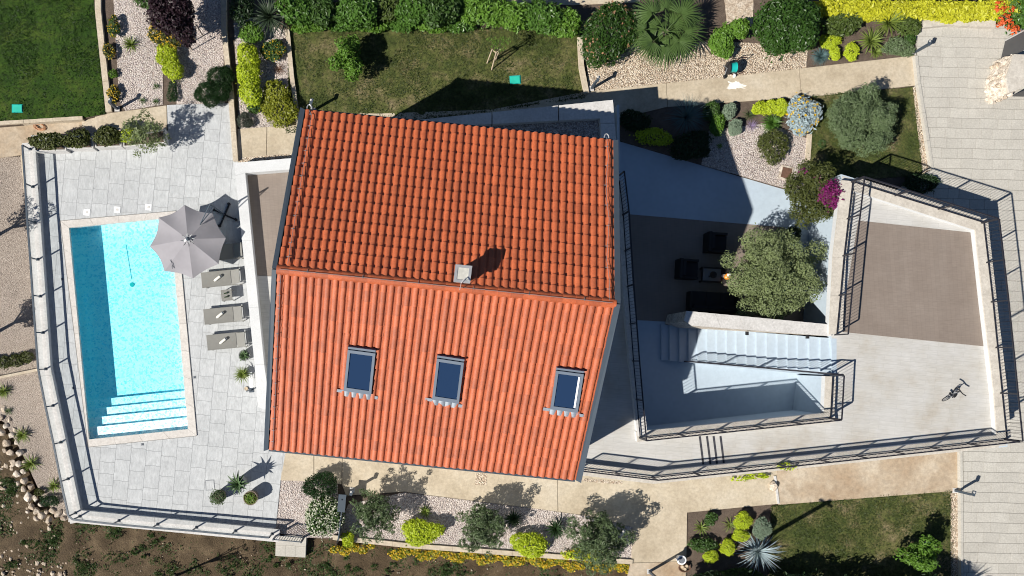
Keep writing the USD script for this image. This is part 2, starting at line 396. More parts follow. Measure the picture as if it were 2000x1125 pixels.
M('pool_water_look', {**SCH, 'tir': ('map_range', {'from_min': 0.375, 'from_max': 0.395, 'to_min': 0.0, 'to_max': 0.97, 'clamp': True}), 'tb': ('math', {'math_type': 'multiply'}), 'mx': ('math', {'math_type': 'maximum'}), 'g': ('geometry', {}), 'n': ('noise_texture', {'scale': 5.5, 'detail': 3.0, 'distortion': 0.6}), 'b': ('bump', {'strength': 0.5, 'distance': 0.03}),
                      't': ('transparent_bsdf', {'color': (0.97, 0.99, 1.0)}), 'gl': ('glossy_bsdf', {'roughness': 0.03, 'color': (1, 1, 1)}),
                      'x': ('mix_closure', {}), 'v': ('absorption_volume', {'color': (0.0, 0.90, 0.98), 'density': 0.42})},
  [('lw.facing', 'pw.value1'), ('pw.value', 'ma.value1'), ('lw.facing', 'tir.value'), ('tir.result', 'tb.value1'), ('g.backfacing', 'tb.value2'), ('tb.value', 'mx.value1'), ('ma.value', 'mx.value2'), ('mx.value', 'x.fac'), ('t.BSDF', 'x.closure1'), ('gl.BSDF', 'x.closure2'), ('g.position', 'n.vector'), ('n.fac', 'b.height'), ('b.normal', 'gl.normal')],
  surface='x.closure', volume='v.volume')
M('pool_mosaic', {'g': ('geometry', {}), 'w': ('noise_texture', {'scale': 6.0, 'detail': 2.0}), 'wa': ('vector_math', {'math_type': 'multiply_add', 'vector2': (0.12, 0.12, 0.12)}),
                  'v': ('voronoi_texture', {'scale': 13.0, 'feature': 'f1'}), 's': ('separate_color', {}),
                  'r': ('rgb_ramp', {'ramp': [(0.0, (0.32, 0.66, 0.78)), (0.2, (0.54, 0.79, 0.86)), (0.45, (0.80, 0.89, 0.91)), (0.8, (0.92, 0.94, 0.95)), (1.0, (0.92, 0.93, 0.96))]}),
                  'p': ('principled_bsdf', {'roughness': 0.4})},
  [('g.position', 'w.vector'), ('w.color', 'wa.vector1'), ('g.position', 'wa.vector3'), ('wa.vector', 'v.vector'), ('v.color', 's.color'), ('s.r', 'r.fac'), ('r.color', 'p.base_color')])

# leaves
foliage('leaf_lime', [(0.14, 0.17, 0.008), (0.26, 0.28, 0.012), (0.36, 0.36, 0.018)])
foliage('leaf_yellow', [(0.22, 0.22, 0.012), (0.46, 0.40, 0.016), (0.60, 0.50, 0.03)])
foliage('leaf_green', [(0.030, 0.062, 0.012), (0.058, 0.115, 0.018), (0.11, 0.18, 0.03)])
foliage('leaf_fresh', [(0.06, 0.12, 0.014), (0.12, 0.20, 0.022), (0.20, 0.29, 0.035)])
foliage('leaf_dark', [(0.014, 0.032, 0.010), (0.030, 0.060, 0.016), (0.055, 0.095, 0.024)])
foliage('leaf_mound', [(0.016, 0.042, 0.012), (0.034, 0.075, 0.020), (0.062, 0.118, 0.034)])
foliage('leaf_bay', [(0.022, 0.052, 0.008), (0.048, 0.098, 0.012), (0.085, 0.145, 0.020)], rough=0.4)
foliage('leaf_olive', [(0.085, 0.105, 0.045), (0.15, 0.175, 0.08), (0.26, 0.27, 0.14)], trans=0.15)
foliage('leaf_olive_grey', [(0.055, 0.078, 0.036), (0.105, 0.135, 0.066), (0.17, 0.20, 0.11)], trans=0.15)
foliage('leaf_silver', [(0.20, 0.25, 0.27), (0.36, 0.42, 0.45), (0.50, 0.56, 0.60)], trans=0.1)
foliage('leaf_sage', [(0.12, 0.16, 0.11), (0.19, 0.235, 0.17), (0.27, 0.31, 0.235)], trans=0.1)
foliage('leaf_lavender', [(0.055, 0.065, 0.05), (0.10, 0.115, 0.09), (0.16, 0.17, 0.145)], trans=0.1)
foliage('leaf_blue', [(0.055, 0.10, 0.105), (0.105, 0.165, 0.17), (0.18, 0.25, 0.25)], trans=0.1)
foliage('leaf_purple', [(0.016, 0.006, 0.010), (0.035, 0.013, 0.020), (0.068, 0.028, 0.036)], trans=0.15)
foliage('leaf_bronze', [(0.042, 0.050, 0.012), (0.11, 0.10, 0.018), (0.17, 0.14, 0.025), (0.11, 0.055, 0.022)])
foliage('leaf_red', [(0.05, 0.075, 0.015), (0.12, 0.08, 0.02), (0.22, 0.045, 0.022), (0.10, 0.13, 0.02)])
foliage('leaf_gold', [(0.13, 0.14, 0.012), (0.36, 0.24, 0.012), (0.52, 0.38, 0.02), (0.46, 0.30, 0.015)])
foliage('leaf_hedge', [(0.035, 0.075, 0.012), (0.075, 0.14, 0.018), (0.14, 0.215, 0.028)], rough=0.38)
foliage('leaf_palm', [(0.040, 0.068, 0.018), (0.078, 0.112, 0.028), (0.125, 0.165, 0.045)], rough=0.4, trans=0.2)
foliage('leaf_yucca', [(0.10, 0.135, 0.025), (0.20, 0.235, 0.05), (0.34, 0.35, 0.11)], trans=0.15)
foliage('leaf_agave', [(0.05, 0.085, 0.035), (0.10, 0.145, 0.065), (0.20, 0.235, 0.13)], trans=0.1)
foliage('leaf_dracaena', [(0.022, 0.036, 0.018), (0.055, 0.075, 0.04), (0.13, 0.15, 0.10)], trans=0.1)
foliage('leaf_weed', [(0.035, 0.062, 0.018), (0.065, 0.105, 0.03), (0.11, 0.145, 0.055)])
foliage('leaf_rust', [(0.10, 0.05, 0.03), (0.20, 0.09, 0.05), (0.24, 0.15, 0.08)])
foliage('leaf_lawn', [(0.034, 0.050, 0.011), (0.065, 0.078, 0.022), (0.12, 0.108, 0.048), (0.18, 0.145, 0.08)])
foliage('leaf_lawn_lush', [(0.010, 0.031, 0.001), (0.020, 0.050, 0.002), (0.042, 0.068, 0.007)])
foliage('petal_white', [(0.55, 0.56, 0.45), (0.75, 0.75, 0.66), (0.80, 0.80, 0.74)], trans=0.3)
foliage('petal_yellow', [(0.55, 0.36, 0.02), (0.72, 0.52, 0.05)], trans=0.2)
foliage('petal_magenta', [(0.16, 0.012, 0.10), (0.30, 0.025, 0.20), (0.42, 0.05, 0.30)], trans=0.3)
foliage('petal_orange', [(0.52, 0.09, 0.02), (0.66, 0.15, 0.04)], trans=0.2)
foliage('petal_pink', [(0.30, 0.17, 0.09), (0.42, 0.27, 0.17)], trans=0.2)
foliage('petal_violet', [(0.26, 0.20, 0.34), (0.40, 0.32, 0.48)], trans=0.2)
rng = np.random.default_rng(7)
COURT, DECK, PARA = -0.1, 2.2, 2.5

# ------------------------------------------------------------------ ground
pool_q = [(135, 445), (331, 426), (367, 838), (174, 858)]
coping_q = [(118.5, 431.5), (344, 412), (384.5, 851), (173, 873)]
pool_in, pool_out = poly(pool_q), poly(coping_q)
court = poly([(1150, 258), (1206, 273), (1541, 371), (1655, 350), (1720, 850), (1100, 870), (1100, 258)])
plat = poly([(-900, 335), (0, 246), (160, 233), (209, 222), (212, 259), (55, 268), (58, 300), (89, 721), (150, 1006), (538, 1041), (600, 1050), (650, 1054), (1232, 1099), (1236, 1900), (3200, 1900), (3200, -900), (-900, -900)])
struct('ground', prism(sbox(-400, -400, 400, 400), -2.4, -1.9), 'soil_brown')
struct('garden_soil', prism(plat.difference(unary_union([pool_in.buffer(0.25), court])), -2.0, 0.0), 'bed_soil')
# rough plot below the south wall, and the stony slope at its west end
low = poly([(-300, 1000), (140, 1000), (150, 1006), (538, 1041), (1236, 1097), (1236, 1500), (-300, 1500)], -0.6)
slope = poly([(-260, 780), (8, 830), (40, 880), (70, 960), (128, 1010), (170, 1040), (150, 1125), (150, 1500), (-260, 1500)], -0.6)
struct('bare_soil', sheet(unary_union([low, slope]).buffer(0.01), -0.60, cell=0.28, amp=0.30, seed=3, freq=1.3), 'soil_brown', smooth=True)
gl = poly([(-300, 310), (60, 305), (92, 721), (152, 1008), (124, 1018), (84, 975), (40, 880), (8, 825), (-60, 790), (-300, 760)], -0.4)
struct('gravel_bed', prism(gl, -2.0, -0.42), 'gravel_fine')

# ------------------------------------------------------------------ lawns, gravel, paths
def area(name, pts, z, mat, amp=0.0, joints=(), **k):
    g = poly(pts, z)
    for a, b in joints:
        g = g.difference(LineString(PP([a, b], z)).buffer(0.014))
    return struct(name, sheet(g, z, amp=amp, **k), mat, smooth=amp > 0)

area('lawn', [(-500, -300), (178, -300), (183, 0), (205, 222), (160, 230), (0, 242), (-500, 285)], 0.05, 'grass_lush', 0.05)
area('lawn', [(560, 45), (1138, 60), (1142, 190), (960, 216), (790, 238), (560, 260), (565, 100)], 0.04, 'grass_dry', 0.06)
area('lawn', [(1588, 188), (1785, 170), (1801, 342), (1660, 352), (1578, 345)], 0.04, 'grass_dry', 0.05)
area('lawn', [(1508, 988), (1856, 957), (1860, 1300), (1500, 1300)], 0.04, 'grass_dry', 0.06)
area('gravel_bed', [(210, -200), (325, -200), (318, 180), (318, 204), (245, 216), (233, 200)], 0.02, 'gravel_mixed', 0.05)
area('gravel_bed', [(355, -200), (435, -200), (437, 190), (440, 209), (345, 206), (330, 120)], 0.02, 'gravel_mixed', 0.05)
area('gravel_bed', [(455, 20), (560, 60), (577, 245), (468, 252), (462, 150)], 0.02, 'gravel_mixed', 0.05)
area('gravel_bed', [(1143, 90), (1400, 80), (1578, 90), (1575, 134), (1430, 150), (1150, 180)], 0.02, 'gravel_warm', 0.05)
area('gravel_bed', [(1385, 255), (1500, 240), (1575, 270), (1583, 290), (1574, 362), (1541, 370), (1370, 321)], 0.02, 'gravel_mixed', 0.05)
area('gravel_bed', [(547, 938), (604, 940), (660, 944), (660, 1050), (600, 1050), (535, 1040)], 0.02, 'gravel_mixed', 0.05)
area('gravel_bed', [(680, 985), (790, 962), (1050, 994), (1160, 1010), (1240, 1030), (1238, 1094), (1000, 1080), (655, 1050)], 0.02, 'gravel_mixed', 0.05)
area('gravel_strip', [(1783, 170), (1797, 168), (1816, 322), (1803, 345)], 0.06, 'gravel_warm', 0.03)
area('gravel_strip', [(1857, 962), (1876, 962), (1878, 1300), (1858, 1300)], 0.06, 'gravel_warm', 0.03)
area('gravel_inset', [(930, 924), (951, 925), (951, 948), (928, 947)], 0.057, 'gravel_warm')
area('gravel_inset', [(1137, 934), (1216, 940), (1215, 946), (1137, 940)], 0.057, 'gravel_warm')
area('gravel_inset', [(468, 308), (600, 298), (600, 309), (468, 320)], 0.057, 'gravel_warm')
area('path', [(464, 252), (580, 244), (600, 215), (735, 222), (960, 214), (1145, 179), (1430, 149), (1790, 108), (1795, 166), (1600, 187), (1300, 209), (1215, 230), (1100, 240), (600, 330), (466, 325)], 0.05, 'concrete_path', joints=(((522, 200), (520, 340)), ((1300, 140), (1306, 240)), ((1560, 120), (1568, 215))))
area('path', [(556, 870), (1300, 870), (1520, 880), (1520, 984), (1342, 1001), (1337, 1300), (1225, 1300), (1236, 1030), (1160, 1009), (1045, 993), (830, 966), (790, 960), (676, 968), (668, 946), (604, 940), (548, 938)], 0.05, 'concrete_path', joints=(((613, 860), (613, 960)), ((669, 860), (667, 980)), ((1088, 860), (1090, 1010))))
area('path', [(1515, 880), (1876, 880), (1876, 958), (1521, 986)], 0.066, 'concrete_path_warm')
area('path', [(-600, 285), (0, 246), (160, 232), (163, 264), (58, 270), (60, 300), (0, 308), (-600, 330)], -0.22, 'concrete_path_warm')
area('path', [(208, 222), (325, 206), (326, 262), (212, 262)], 0.03, 'concrete_path')
st = thing('garden_steps', 'two shallow beige steps between lower path and terrace planters', 'steps', P(185, 240))
add('step', prism(poly([(159, 231), (187, 227), (189, 262), (162, 264)], -0.14), -0.4, -0.14), 'edging_stone', st)
add('step', prism(poly([(185.5, 227), (211, 222), (214, 262), (188, 262)], -0.05), -0.4, -0.05), 'edging_stone', st)
area('path', [(40, 303), (58, 301), (88, 720), (80, 721)], -0.36, 'concrete_path')
area('sandy_ground', [(985, -120), (1250, -120), (1250, 4), (1120, 10), (990, 6)], 0.02, 'concrete_path')
area('sandy_ground', [(1405, -100), (1475, -100), (1470, 52), (1420, 46)], 0.02, 'rock_cream')
area('path', [(1185, 1300), (1232, 1100), (1338, 1097), (1338, 1300)], 0.075, 'concrete_path_warm')

# ------------------------------------------------------------------ low walls and kerbs
def wall(name, label, pts, z0, z1, w, mat='edging_stone', cat='garden wall', joint=1.4, ref=None, closed=False):
    """A low wall of separate blocks along the line seen at pts."""
    ls = LineString(PP(pts, z1 if ref is None else ref))
    loc = ls.interpolate(0.5, normalized=True)
    t = thing(name, label, cat, (loc.x, loc.y, max(z0, 0)))
    n = max(1, int(round(ls.length / joint)))
    body = ls.buffer(w / 2, cap_style=2, join_style=2)
    for i in range(n):
        a, b = i / n, (i + 1) / n
        from shapely.ops import substring
        s = substring(ls, a, b, normalized=True)
        g = LineString([s.coords[0], *s.coords[1:]]).buffer(w / 2 , cap_style=2, join_style=2)
        if n > 1:
            g = g.buffer(-0.006, join_style=2)
        add('wall_block', prism(g, z0, z1 + 0.006 * ((i * 7) % 3 - 1)), mat, t)
    return t

wall('edging_wall', 'long beige stone edging on right side of dark green lawn', [(188, -200), (191, 20), (212, 218)], -0.1, 0.16, 0.30)
wall('edging_wall', 'beige edging wall between dark green lawn and lower path', [(-300, 268), (0, 240), (161, 230)], -0.4, 0.12, 0.18)
wall('edging_wall', 'pale stone wall between gravel and tall lime hedge', [(434, -200), (437, 60), (450, 180), (460, 314)], -0.1, 0.22, 0.26)
wall('edging_wall', 'cream stone kerb on left side of large lawn', [(561, 57), (570, 150), (583, 245)], -0.1, 0.18, 0.22)
wall('edging_wall', 'cream stone kerb on right side of large lawn', [(1133, 72), (1136, 130), (1146, 182)], -0.1, 0.18, 0.26)
wall('edging_wall', 'short beige kerb between eastern flowerbed gravel and lawn', [(1582, 262), (1576, 345)], -0.1, 0.1, 0.22)
wall('kerb', 'pale concrete kerb beside driveway at end of upper path', [(1790, 108), (1796, 165), (1822, 330)], -0.1, 0.25, 0.15, 'paver_b', 'kerb')
wall('kerb', 'pale concrete kerb beside driveway along lower gravel strip', [(1878, 880), (1879, 1000), (1881, 1300)], -0.1, 0.25, 0.14, 'paver_b', 'kerb')
wall('kerb', 'whitewashed kerb at top end of driveway under yellow hedge', [(1803, 47), (1850, 42), (1945, 47)], 0.0, 0.4, 0.35, 'cream_stone', 'kerb')
wall('edging_wall', 'low pale wall behind yellow groundcover below olive trees', [(650, 1050), (800, 1066), (1000, 1081), (1236, 1098)], -1.1, 0.12, 0.24)
wall('edging_wall', 'thin beige kerb crossing gravel left of pool wall', [(-100, 745), (0, 737), (84, 720)], -0.9, -0.28, 0.14)
wall('path_joint', 'narrow white threshold strip across warm lower path', [(1514, 930), (1521, 984)], -0.1, 0.11, 0.10, 'white_stone', 'kerb', joint=9)
rb = thing('boulder', 'small white boulder lying at threshold of lower path', 'boulder', P(1510, 950))
m = trimesh.creation.icosphere(2, 0.18); m.vertices *= [1, 1.4, 0.7]; m.vertices += (meshkit.noise(m.vertices * 9 + 40)[:, None] - .5) * 0.09; m.apply_translation(P(1510, 950, 0.14))
add('stone', m, 'rock_cream', rb)

# ------------------------------------------------------------------ tiled ground
def tiles(parent, region, origin, ang, cols, name, mats, z0, z1, gap=0.012, mode='col', lens=(0.6, 1.1), rng=rng, jitter=0.003, minarea=0.02):
    """Slabs in strips of width cols (m) with random lengths, clipped to region; each slab its own mesh."""
    ca, sa = math.cos(ang), math.sin(ang)
    def fr(g):
        return affinity.translate(affinity.rotate(g, ang, origin=(0, 0), use_radians=True), origin[0], origin[1])
    back = affinity.rotate(affinity.translate(region, -origin[0], -origin[1]), -ang, origin=(0, 0), use_radians=True)
    x0, y0, x1, y1 = back.bounds
    out = []
    i = math.floor(x0 / cols)
    while i * cols < x1:
        y = y0 - rng.uniform(0, 1)
        while y < y1:
            L = rng.uniform(*lens)
            b = sbox(i * cols + gap / 2, y + gap / 2, (i + 1) * cols - gap / 2, y + L - gap / 2)
            c = b.intersection(back)
            for g in getattr(c, 'geoms', [c]):
                if g.geom_type == 'Polygon' and g.area > minarea:
                    out.append(fr(g))
            y += L
        i += 1
    out.sort(key=lambda g: -g.area)
    rest = MB()
    for k, g in enumerate(out):
        dz = rng.uniform(-jitter, jitter)
        if k < 300:
            add(name, prism(g, z0, z1 + dz), mats[rng.integers(len(mats))], parent)
        else:
            rest.prism(g, z0, z1 + dz)
    if rest.v:
        tag(add(name, rest.mesh(), mats[1], parent), kind='stuff')
    return len(out)

terr = poly([(60, 264), (328, 262), (326, 205), (452, 201), (466, 325), (600, 330), (560, 870), (548, 938), (537, 1044), (150, 1008), (91, 721)], 0.06)
tb = struct('pool_terrace', prism(terr.difference(pool_out.buffer(0.006)), -0.1, 0.035), 'joint_grey')
n1 = tiles(tb, terr.difference(pool_out.buffer(0.01)), P(118, 431)[:2], math.radians(-5.0), 0.74, 'paving_slab', ['slab_grey_a', 'slab_grey_b', 'slab_grey_c'], 0.0, 0.05, gap=0.010, lens=(0.55, 1.15), jitter=0.0012)
drv = poly([(1788, 52), (1960, 48), (2600, 60), (2600, 1500), (1884, 1500), (1882, 880), (1700, 880), (1700, 400), (1822, 330), (1797, 165)], 0.2).difference(poly([(1645, 335), (1930, 422), (1979, 874), (1277, 946), (1277, 335)], 2.5))
db = struct('driveway', prism(drv, -0.4, 0.17), 'joint_paver')
n2 = tiles(db, drv.intersection(poly([(1700, 20), (2080, 20), (2080, 1200), (1700, 1200)], 0.2)), P(1884, 1000, 0.2)[:2], math.radians(88.6), 0.49, 'paving_stone', ['paver_a', 'paver_b', 'paver_c'], 0.1, 0.2, gap=0.016, lens=(0.52, 0.92))

# ------------------------------------------------------------------ swimming pool
pl = thing('swimming_pool', 'rectangular swimming pool with blue water and pale stone coping', 'swimming pool', P(250, 640))
q = np.array(PP(pool_q))
def inq(a, b):       # a across (0 left, 1 right), b along (0 top, 1 bottom)
    return (q[0] * (1 - a) + q[1] * a) * (1 - b) + (q[3] * (1 - a) + q[2] * a) * b
deep = -0.95
add('pool_basin', MB().prism(pool_in.buffer(0.24, join_style=2), deep - 0.2, deep).prism(pool_in.buffer(0.24, join_style=2).difference(pool_in), deep, -0.02).mesh(), 'pool_mosaic', pl)
L = np.linalg.norm(q[3] - q[0])
for k, (d, zt) in enumerate(((0.56, -0.20), (1.02, -0.38), (1.45, -0.56), (1.88, -0.74))):
    b0, b1 = 1 - d / L, 1 - (d - 0.50) / L
    if k == 0:
        b1 = 1 - 0.004 / L
    pg = Polygon([inq(0.002, b0), inq(0.998, b0), inq(0.998, b1), inq(0.002, b1)])
    add('pool_step', prism(pg, deep, zt), 'pool_mosaic', pl)
add('drain', lathe([(0.0, 0.01), (0.105, 0.01), (0.12, -0.01)], P(258, 556, deep + 0.02), 16), 'teal_plastic', pl)
drain_l = MB().bar(P(246, 478, deep + 0.012), P(257, 545, deep + 0.012), 0.014, 0.012).mesh()
add('floor_channel', drain_l, 'teal_plastic', pl)
cop = pool_out.difference(pool_in.buffer(-0.015, join_style=2))
o = np.array(PP(coping_q, 0.08)); i_ = np.array(PP(pool_q, 0.08))
for s, n in ((0, 4), (1, 8), (2, 4), (3, 8)):
    s2 = (s + 1) % 4
    for k in range(n):
        a, b = k / n, (k + 1) / n
        g = Polygon([o[s] * (1 - a) + o[s2] * a, o[s] * (1 - b) + o[s2] * b, i_[s] * (1 - b) + i_[s2] * b, i_[s] * (1 - a) + i_[s2] * a]).buffer(-0.004, join_style=2)
        add('coping_stone', prism(g, -0.05, 0.10), 'coping_cream', pl)
# water: closed body with a rippled top
nxg, nyg = 46, 96
A, B = np.meshgrid(np.linspace(0.0015, 0.9985, nxg), np.linspace(0.0008, 0.9992, nyg), indexing='ij')
top = (q[0] * (1 - A)[..., None] + q[1] * A[..., None]) * (1 - B)[..., None] + (q[3] * (1 - A)[..., None] + q[2] * A[..., None]) * B[..., None]
zt = -0.10 + 0.008 * (meshkit.fbm(np.stack([top[..., 0] * 3.5, top[..., 1] * 3.5, A * 0], -1), 3, 5) - 0.5)
vt = np.concatenate([np.concatenate([top, zt[..., None]], -1).reshape(-1, 3), np.concatenate([top, np.full(zt.shape + (1,), deep + 0.004)], -1).reshape(-1, 3)])
nn = nxg * nyg
fs = []
idx = lambda i, j, l=0: l * nn + i * nyg + j
for i in range(nxg - 1):
    for j in range(nyg - 1):
        fs.append([idx(i, j), idx(i, j + 1), idx(i + 1, j + 1), idx(i + 1, j)])
        fs.append([idx(i, j, 1), idx(i + 1, j, 1), idx(i + 1, j + 1, 1), idx(i, j + 1, 1)])
for i in range(nxg - 1):
    fs += [[idx(i, 0), idx(i + 1, 0), idx(i + 1, 0, 1), idx(i, 0, 1)], [idx(i, nyg - 1), idx(i, nyg - 1, 1), idx(i + 1, nyg - 1, 1), idx(i + 1, nyg - 1)]]
for j in range(nyg - 1):
    fs += [[idx(0, j), idx(0, j, 1), idx(0, j + 1, 1), idx(0, j + 1)], [idx(nxg - 1, j), idx(nxg - 1, j + 1), idx(nxg - 1, j + 1, 1), idx(nxg - 1, j, 1)]]
wm = trimesh.Trimesh(vt, np.vstack([np.array(fs)[:, [0, 2, 1]], np.array(fs)[:, [0, 3, 2]]]), process=False)
if wm.volume < 0:
    wm.invert()
struct('pool_water', wm, 'pool_water_look', smooth=30)
for k, (x, y, w_) in enumerate(((169.5, 414.5, 0.30), (229, 409.5, 0.29), (290, 404.5, 0.30))):
    c = thing('deck_hatch', ('leftmost', 'middle', 'rightmost')[k] + ' of three square white hatch covers above the pool', 'hatch cover', P(x, y), group=None)
    add('frame', MB().box(P(x, y, 0.055), (w_, w_, 0.02), -0.09).mesh(), 'white_paint', c)
    add('lid', MB().box(P(x, y, 0.066), (w_ * 0.4, w_ * 0.4, 0.012), -0.09).mesh(), 'white_stone', c)
for x, y, lab in ((143, 758, 'small grey floor drain left of the pool steps'), (278, 868, 'small grey floor drain below the pool'), (380, 737, 'small grey floor drain right of the pool'), (122, 545, 'small grey floor drain by upper left pool coping')):
    c = thing('floor_drain', lab, 'drain', P(x, y))
    add('grate', MB().box(P(x, y, 0.056), (0.12, 0.12, 0.02), 0.1).mesh(), 'grey_metal', c)
    add('centre', MB().box(P(x, y, 0.067), (0.06, 0.06, 0.01), 0.1).mesh(), 'slate_metal', c)
fh = thing('floor_hatch', 'square paved hatch outlined in the terrace beside potted plants', 'hatch cover', P(410, 947))
fq = poly([(401, 938), (418, 937), (420, 957), (402, 958)], 0.05)
add('frame', prism(fq.difference(fq.buffer(-0.022)), 0.0, 0.062), 'grey_metal', fh)
add('lid', prism(fq.buffer(-0.026), 0.0, 0.058), 'slab_grey_b', fh)

# ------------------------------------------------------------------ glass balustrade on its stone wall
gw = LineString(PP([(58.7, 291), (89, 721), (149, 1006), (533, 1043)], 0.32))
gwc = gw.offset_curve(-0.06, join_style=2)
body = gwc.buffer(0.295, cap_style=2, join_style=2)
tw = thing('terrace_wall', 'low white stone wall around pool terrace carrying a glass railing', 'wall', P(89, 721))
add('wall_body', prism(body, -2.0, 0.26), 'white_render', tw)
from shapely.ops import substring
for lab, (a, b) in enumerate(((0, 1), (1, 2), (2, 3))):
    cs = list(gwc.coords)
    seg = LineString([cs[a], cs[b]])
    n = max(1, round(seg.length / 1.78))
    for k in range(n):
        s = substring(seg, k / n, (k + 1) / n, normalized=True)
        g = s.buffer(0.315, cap_style=2 if 0 < k < n - 1 else 3).buffer(-0.004, join_style=2)
        if lab == 1:
            g = g.difference(LineString([cs[0], cs[1]]).buffer(0.32, cap_style=3))
        if lab == 2:
            g = g.difference(LineString([cs[1], cs[2]]).buffer(0.32, cap_style=3))
        add('coping_stone', prism(g, 0.26, 0.32 + 0.004 * (k % 2) + 0.002 * lab), 'white_stone', tw)
gr = thing('glass_railing', 'frameless looking glass railing with dark posts around pool terrace', 'railing', P(89, 721, 0.32))
left_posts = [(58.7, 291.6), (63.8, 365), (67.9, 435), (73.6, 507), (78.4, 579), (83.6, 650), (89, 721), (103, 792.6), (118.4, 864), (132.5, 935.5), (147, 1002)]
bot_posts = [(155.5, 1008.5), (232, 1017), (307.5, 1024), (383.5, 1030), (459.5, 1037), (531, 1043)]
RT = 0.32 + 0.66
for run in (left_posts, bot_posts):
    base = [P(x, y, 0.33) for x, y in run]
    for a in base:
        b = a.copy(); b[2] = RT
        add('post', MB().bar(a, b, 0.055, 0.055).box(a + [0, 0, 0.02], (0.12, 0.12, 0.03)).mesh(), 'slate_metal', gr)
    for a, b in zip(base[:-1], base[1:]):
        d = (b - a) / np.linalg.norm(b - a)
        add('top_rail', MB().bar(np.r_[a[:2], RT + .02] + d * .002, np.r_[b[:2], RT + .02] - d * .002, 0.085, 0.05).mesh(), 'slate_metal', gr)
        add('glass_panel', MB().bar(np.r_[a[:2], 0.70] + d * 0.05, np.r_[b[:2], 0.70] - d * 0.05, 0.012, 0.50).mesh(), 'pane_glass', gr)
a, b = P(*left_posts[-1], 0.33), P(*bot_posts[0], 0.33)
add('top_rail', MB().bar(np.r_[a[:2], RT + .02], np.r_[b[:2], RT + .02], 0.08, 0.045).mesh(), 'slate_metal', gr)

# ------------------------------------------------------------------ courtyard
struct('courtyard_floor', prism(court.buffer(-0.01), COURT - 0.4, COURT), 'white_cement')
struct('courtyard_wood_floor', prism(poly([(1150, 412), (1222, 418), (1532, 444), (1604, 645), (1150, 620)], COURT), COURT - 0.2, COURT + 0.012), 'wood_tile_brown')

# ------------------------------------------------------------------ upper terrace (deck)
outer = poly([(1645, 335), (1930, 422), (1979, 874), (1277, 946), (1135, 929), (1060, 921), (1060, 300), (1209, 300), (1209, 200), (1500, 200)], PARA)
opening = poly([(1209, 150), (1211, 345), (1222, 420), (1231, 560), (1247, 705), (1263, 845), (1602, 808), (1611, 735), (1628, 734), (1622, 655), (1636, 440), (1643, 336), (1600, 150)], DECK)
deck = outer.difference(opening)
struct('upper_terrace', prism(deck, -1.0, DECK), 'white_cement')
inset = deck.buffer(-0.05)
dk = [('wood_tile_white', inset, 0.006)]
struct('terrace_floor', prism(inset, DECK - 0.02, DECK + 0.006), 'wood_tile_white')
struct('terrace_wood_floor', prism(poly([(1676, 431), (1905, 455), (1927, 677), (1640, 648)], DECK), DECK - 0.02, DECK + 0.012), 'wood_tile_brown')

def parapet(label, pts, w, z1=PARA, mat='cream_stone', z0=DECK - 0.05, cap=1.6):
    ls = LineString(PP(pts, z1))
    c = ls.interpolate(0.5, normalized=True)
    t = thing('parapet_wall', label, 'parapet', (c.x, c.y, DECK))
    add('wall_body', prism(ls.buffer(w / 2 - 0.012, cap_style=2, join_style=2), z0, z1 - 0.06), 'white_render', t)
    n = max(1, int(round(ls.length / cap)))
    for k in range(n):
        s = substring(ls, k / n, (k + 1) / n, normalized=True)
        add('cap_stone', prism(s.buffer(w / 2, cap_style=2, join_style=2).buffer(-0.003, join_style=2), z1 - 0.06, z1 + 0.003 * (k % 2)), mat, t)
    return t

parapet('pale parapet on left edge of brown wood-look terrace', [(1657, 353), (1640, 500), (1633, 640), (1633, 653)], 0.60)
parapet('pale parapet along slanting upper edge of the terrace', [(1670, 359), (1912, 437)], 0.62)
parapet('pale parapet on right edge of terrace above the driveway', [(1916, 428), (1934, 590), (1955, 768), (1962, 866)], 0.62)
parapet('pale parapet along lower edge of terrace above beige path', [(1950, 862), (1600, 899), (1277, 933), (1140, 917), (1100, 912)], 0.56)
parapet('narrow pale parapet on house side of sunken courtyard', [(1206, 352), (1217, 420), (1226, 560), (1239, 705), (1255, 851)], 0.46, cap=2.0, mat='white_stone')
parapet('pale parapet on lower side of the sunken light well', [(1244, 853), (1400, 838), (1631, 815)], 0.48)
parapet('short pale parapet at right end of the light well', [(1620, 806), (1623, 735)], 0.46)
sd = thing('slot_drain', 'four dark slot drains set side by side in the terrace floor', 'slot drain', P(1387, 880, DECK))
for x in (1366.5, 1380.5, 1393.5, 1407):
    add('slot', MB().bar(P(x, 852, DECK + .012), P(x + 7, 907, DECK + .012), 0.085, 0.02).mesh(), 'slot_dark', sd)
ip = 0
# stairs
stx = [1291.6, 1308, 1327, 1345, 1363, 1381.6, 1401, 1420, 1439, 1458.6, 1478, 1498, 1519, 1539, 1559, 1581, 1603, 1625]
sw = thing('outdoor_staircase', 'straight flight of white steps rising from courtyard to terrace', 'staircase', P(1291, 670, COURT))
def sy(x, top):
    return (634 + (x - 1291) * 0.080) if top else (703 + (x - 1291) * 0.090)
for k, x in enumerate(stx):
    z = COURT + 0.1285 * (k + 1) if k < 17 else DECK + 0.01
    xn = stx[k + 1] if k + 1 < len(stx) else 1634
    g = Polygon([P(x, sy(x, 1), z)[:2], P(x, sy(x, 0), z)[:2], P(xn + (2 if k < 17 else 0), sy(xn, 0), z)[:2], P(xn + (2 if k < 17 else 0), sy(xn, 1), z)[:2]])
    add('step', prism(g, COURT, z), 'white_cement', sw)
stw = thing('stone_wall', 'thick pale stone wall beside stairs with rough left end', 'stone wall', P(1480, 632, 2.3))
wp = [(1341, 607), (1616, 633), (1626, 657), (1359, 637), (1336, 628)]
WZ = 2.32
add('wall_body', prism(poly(wp, WZ).buffer(-0.02), COURT, WZ - 0.07), 'rough_stone', stw)
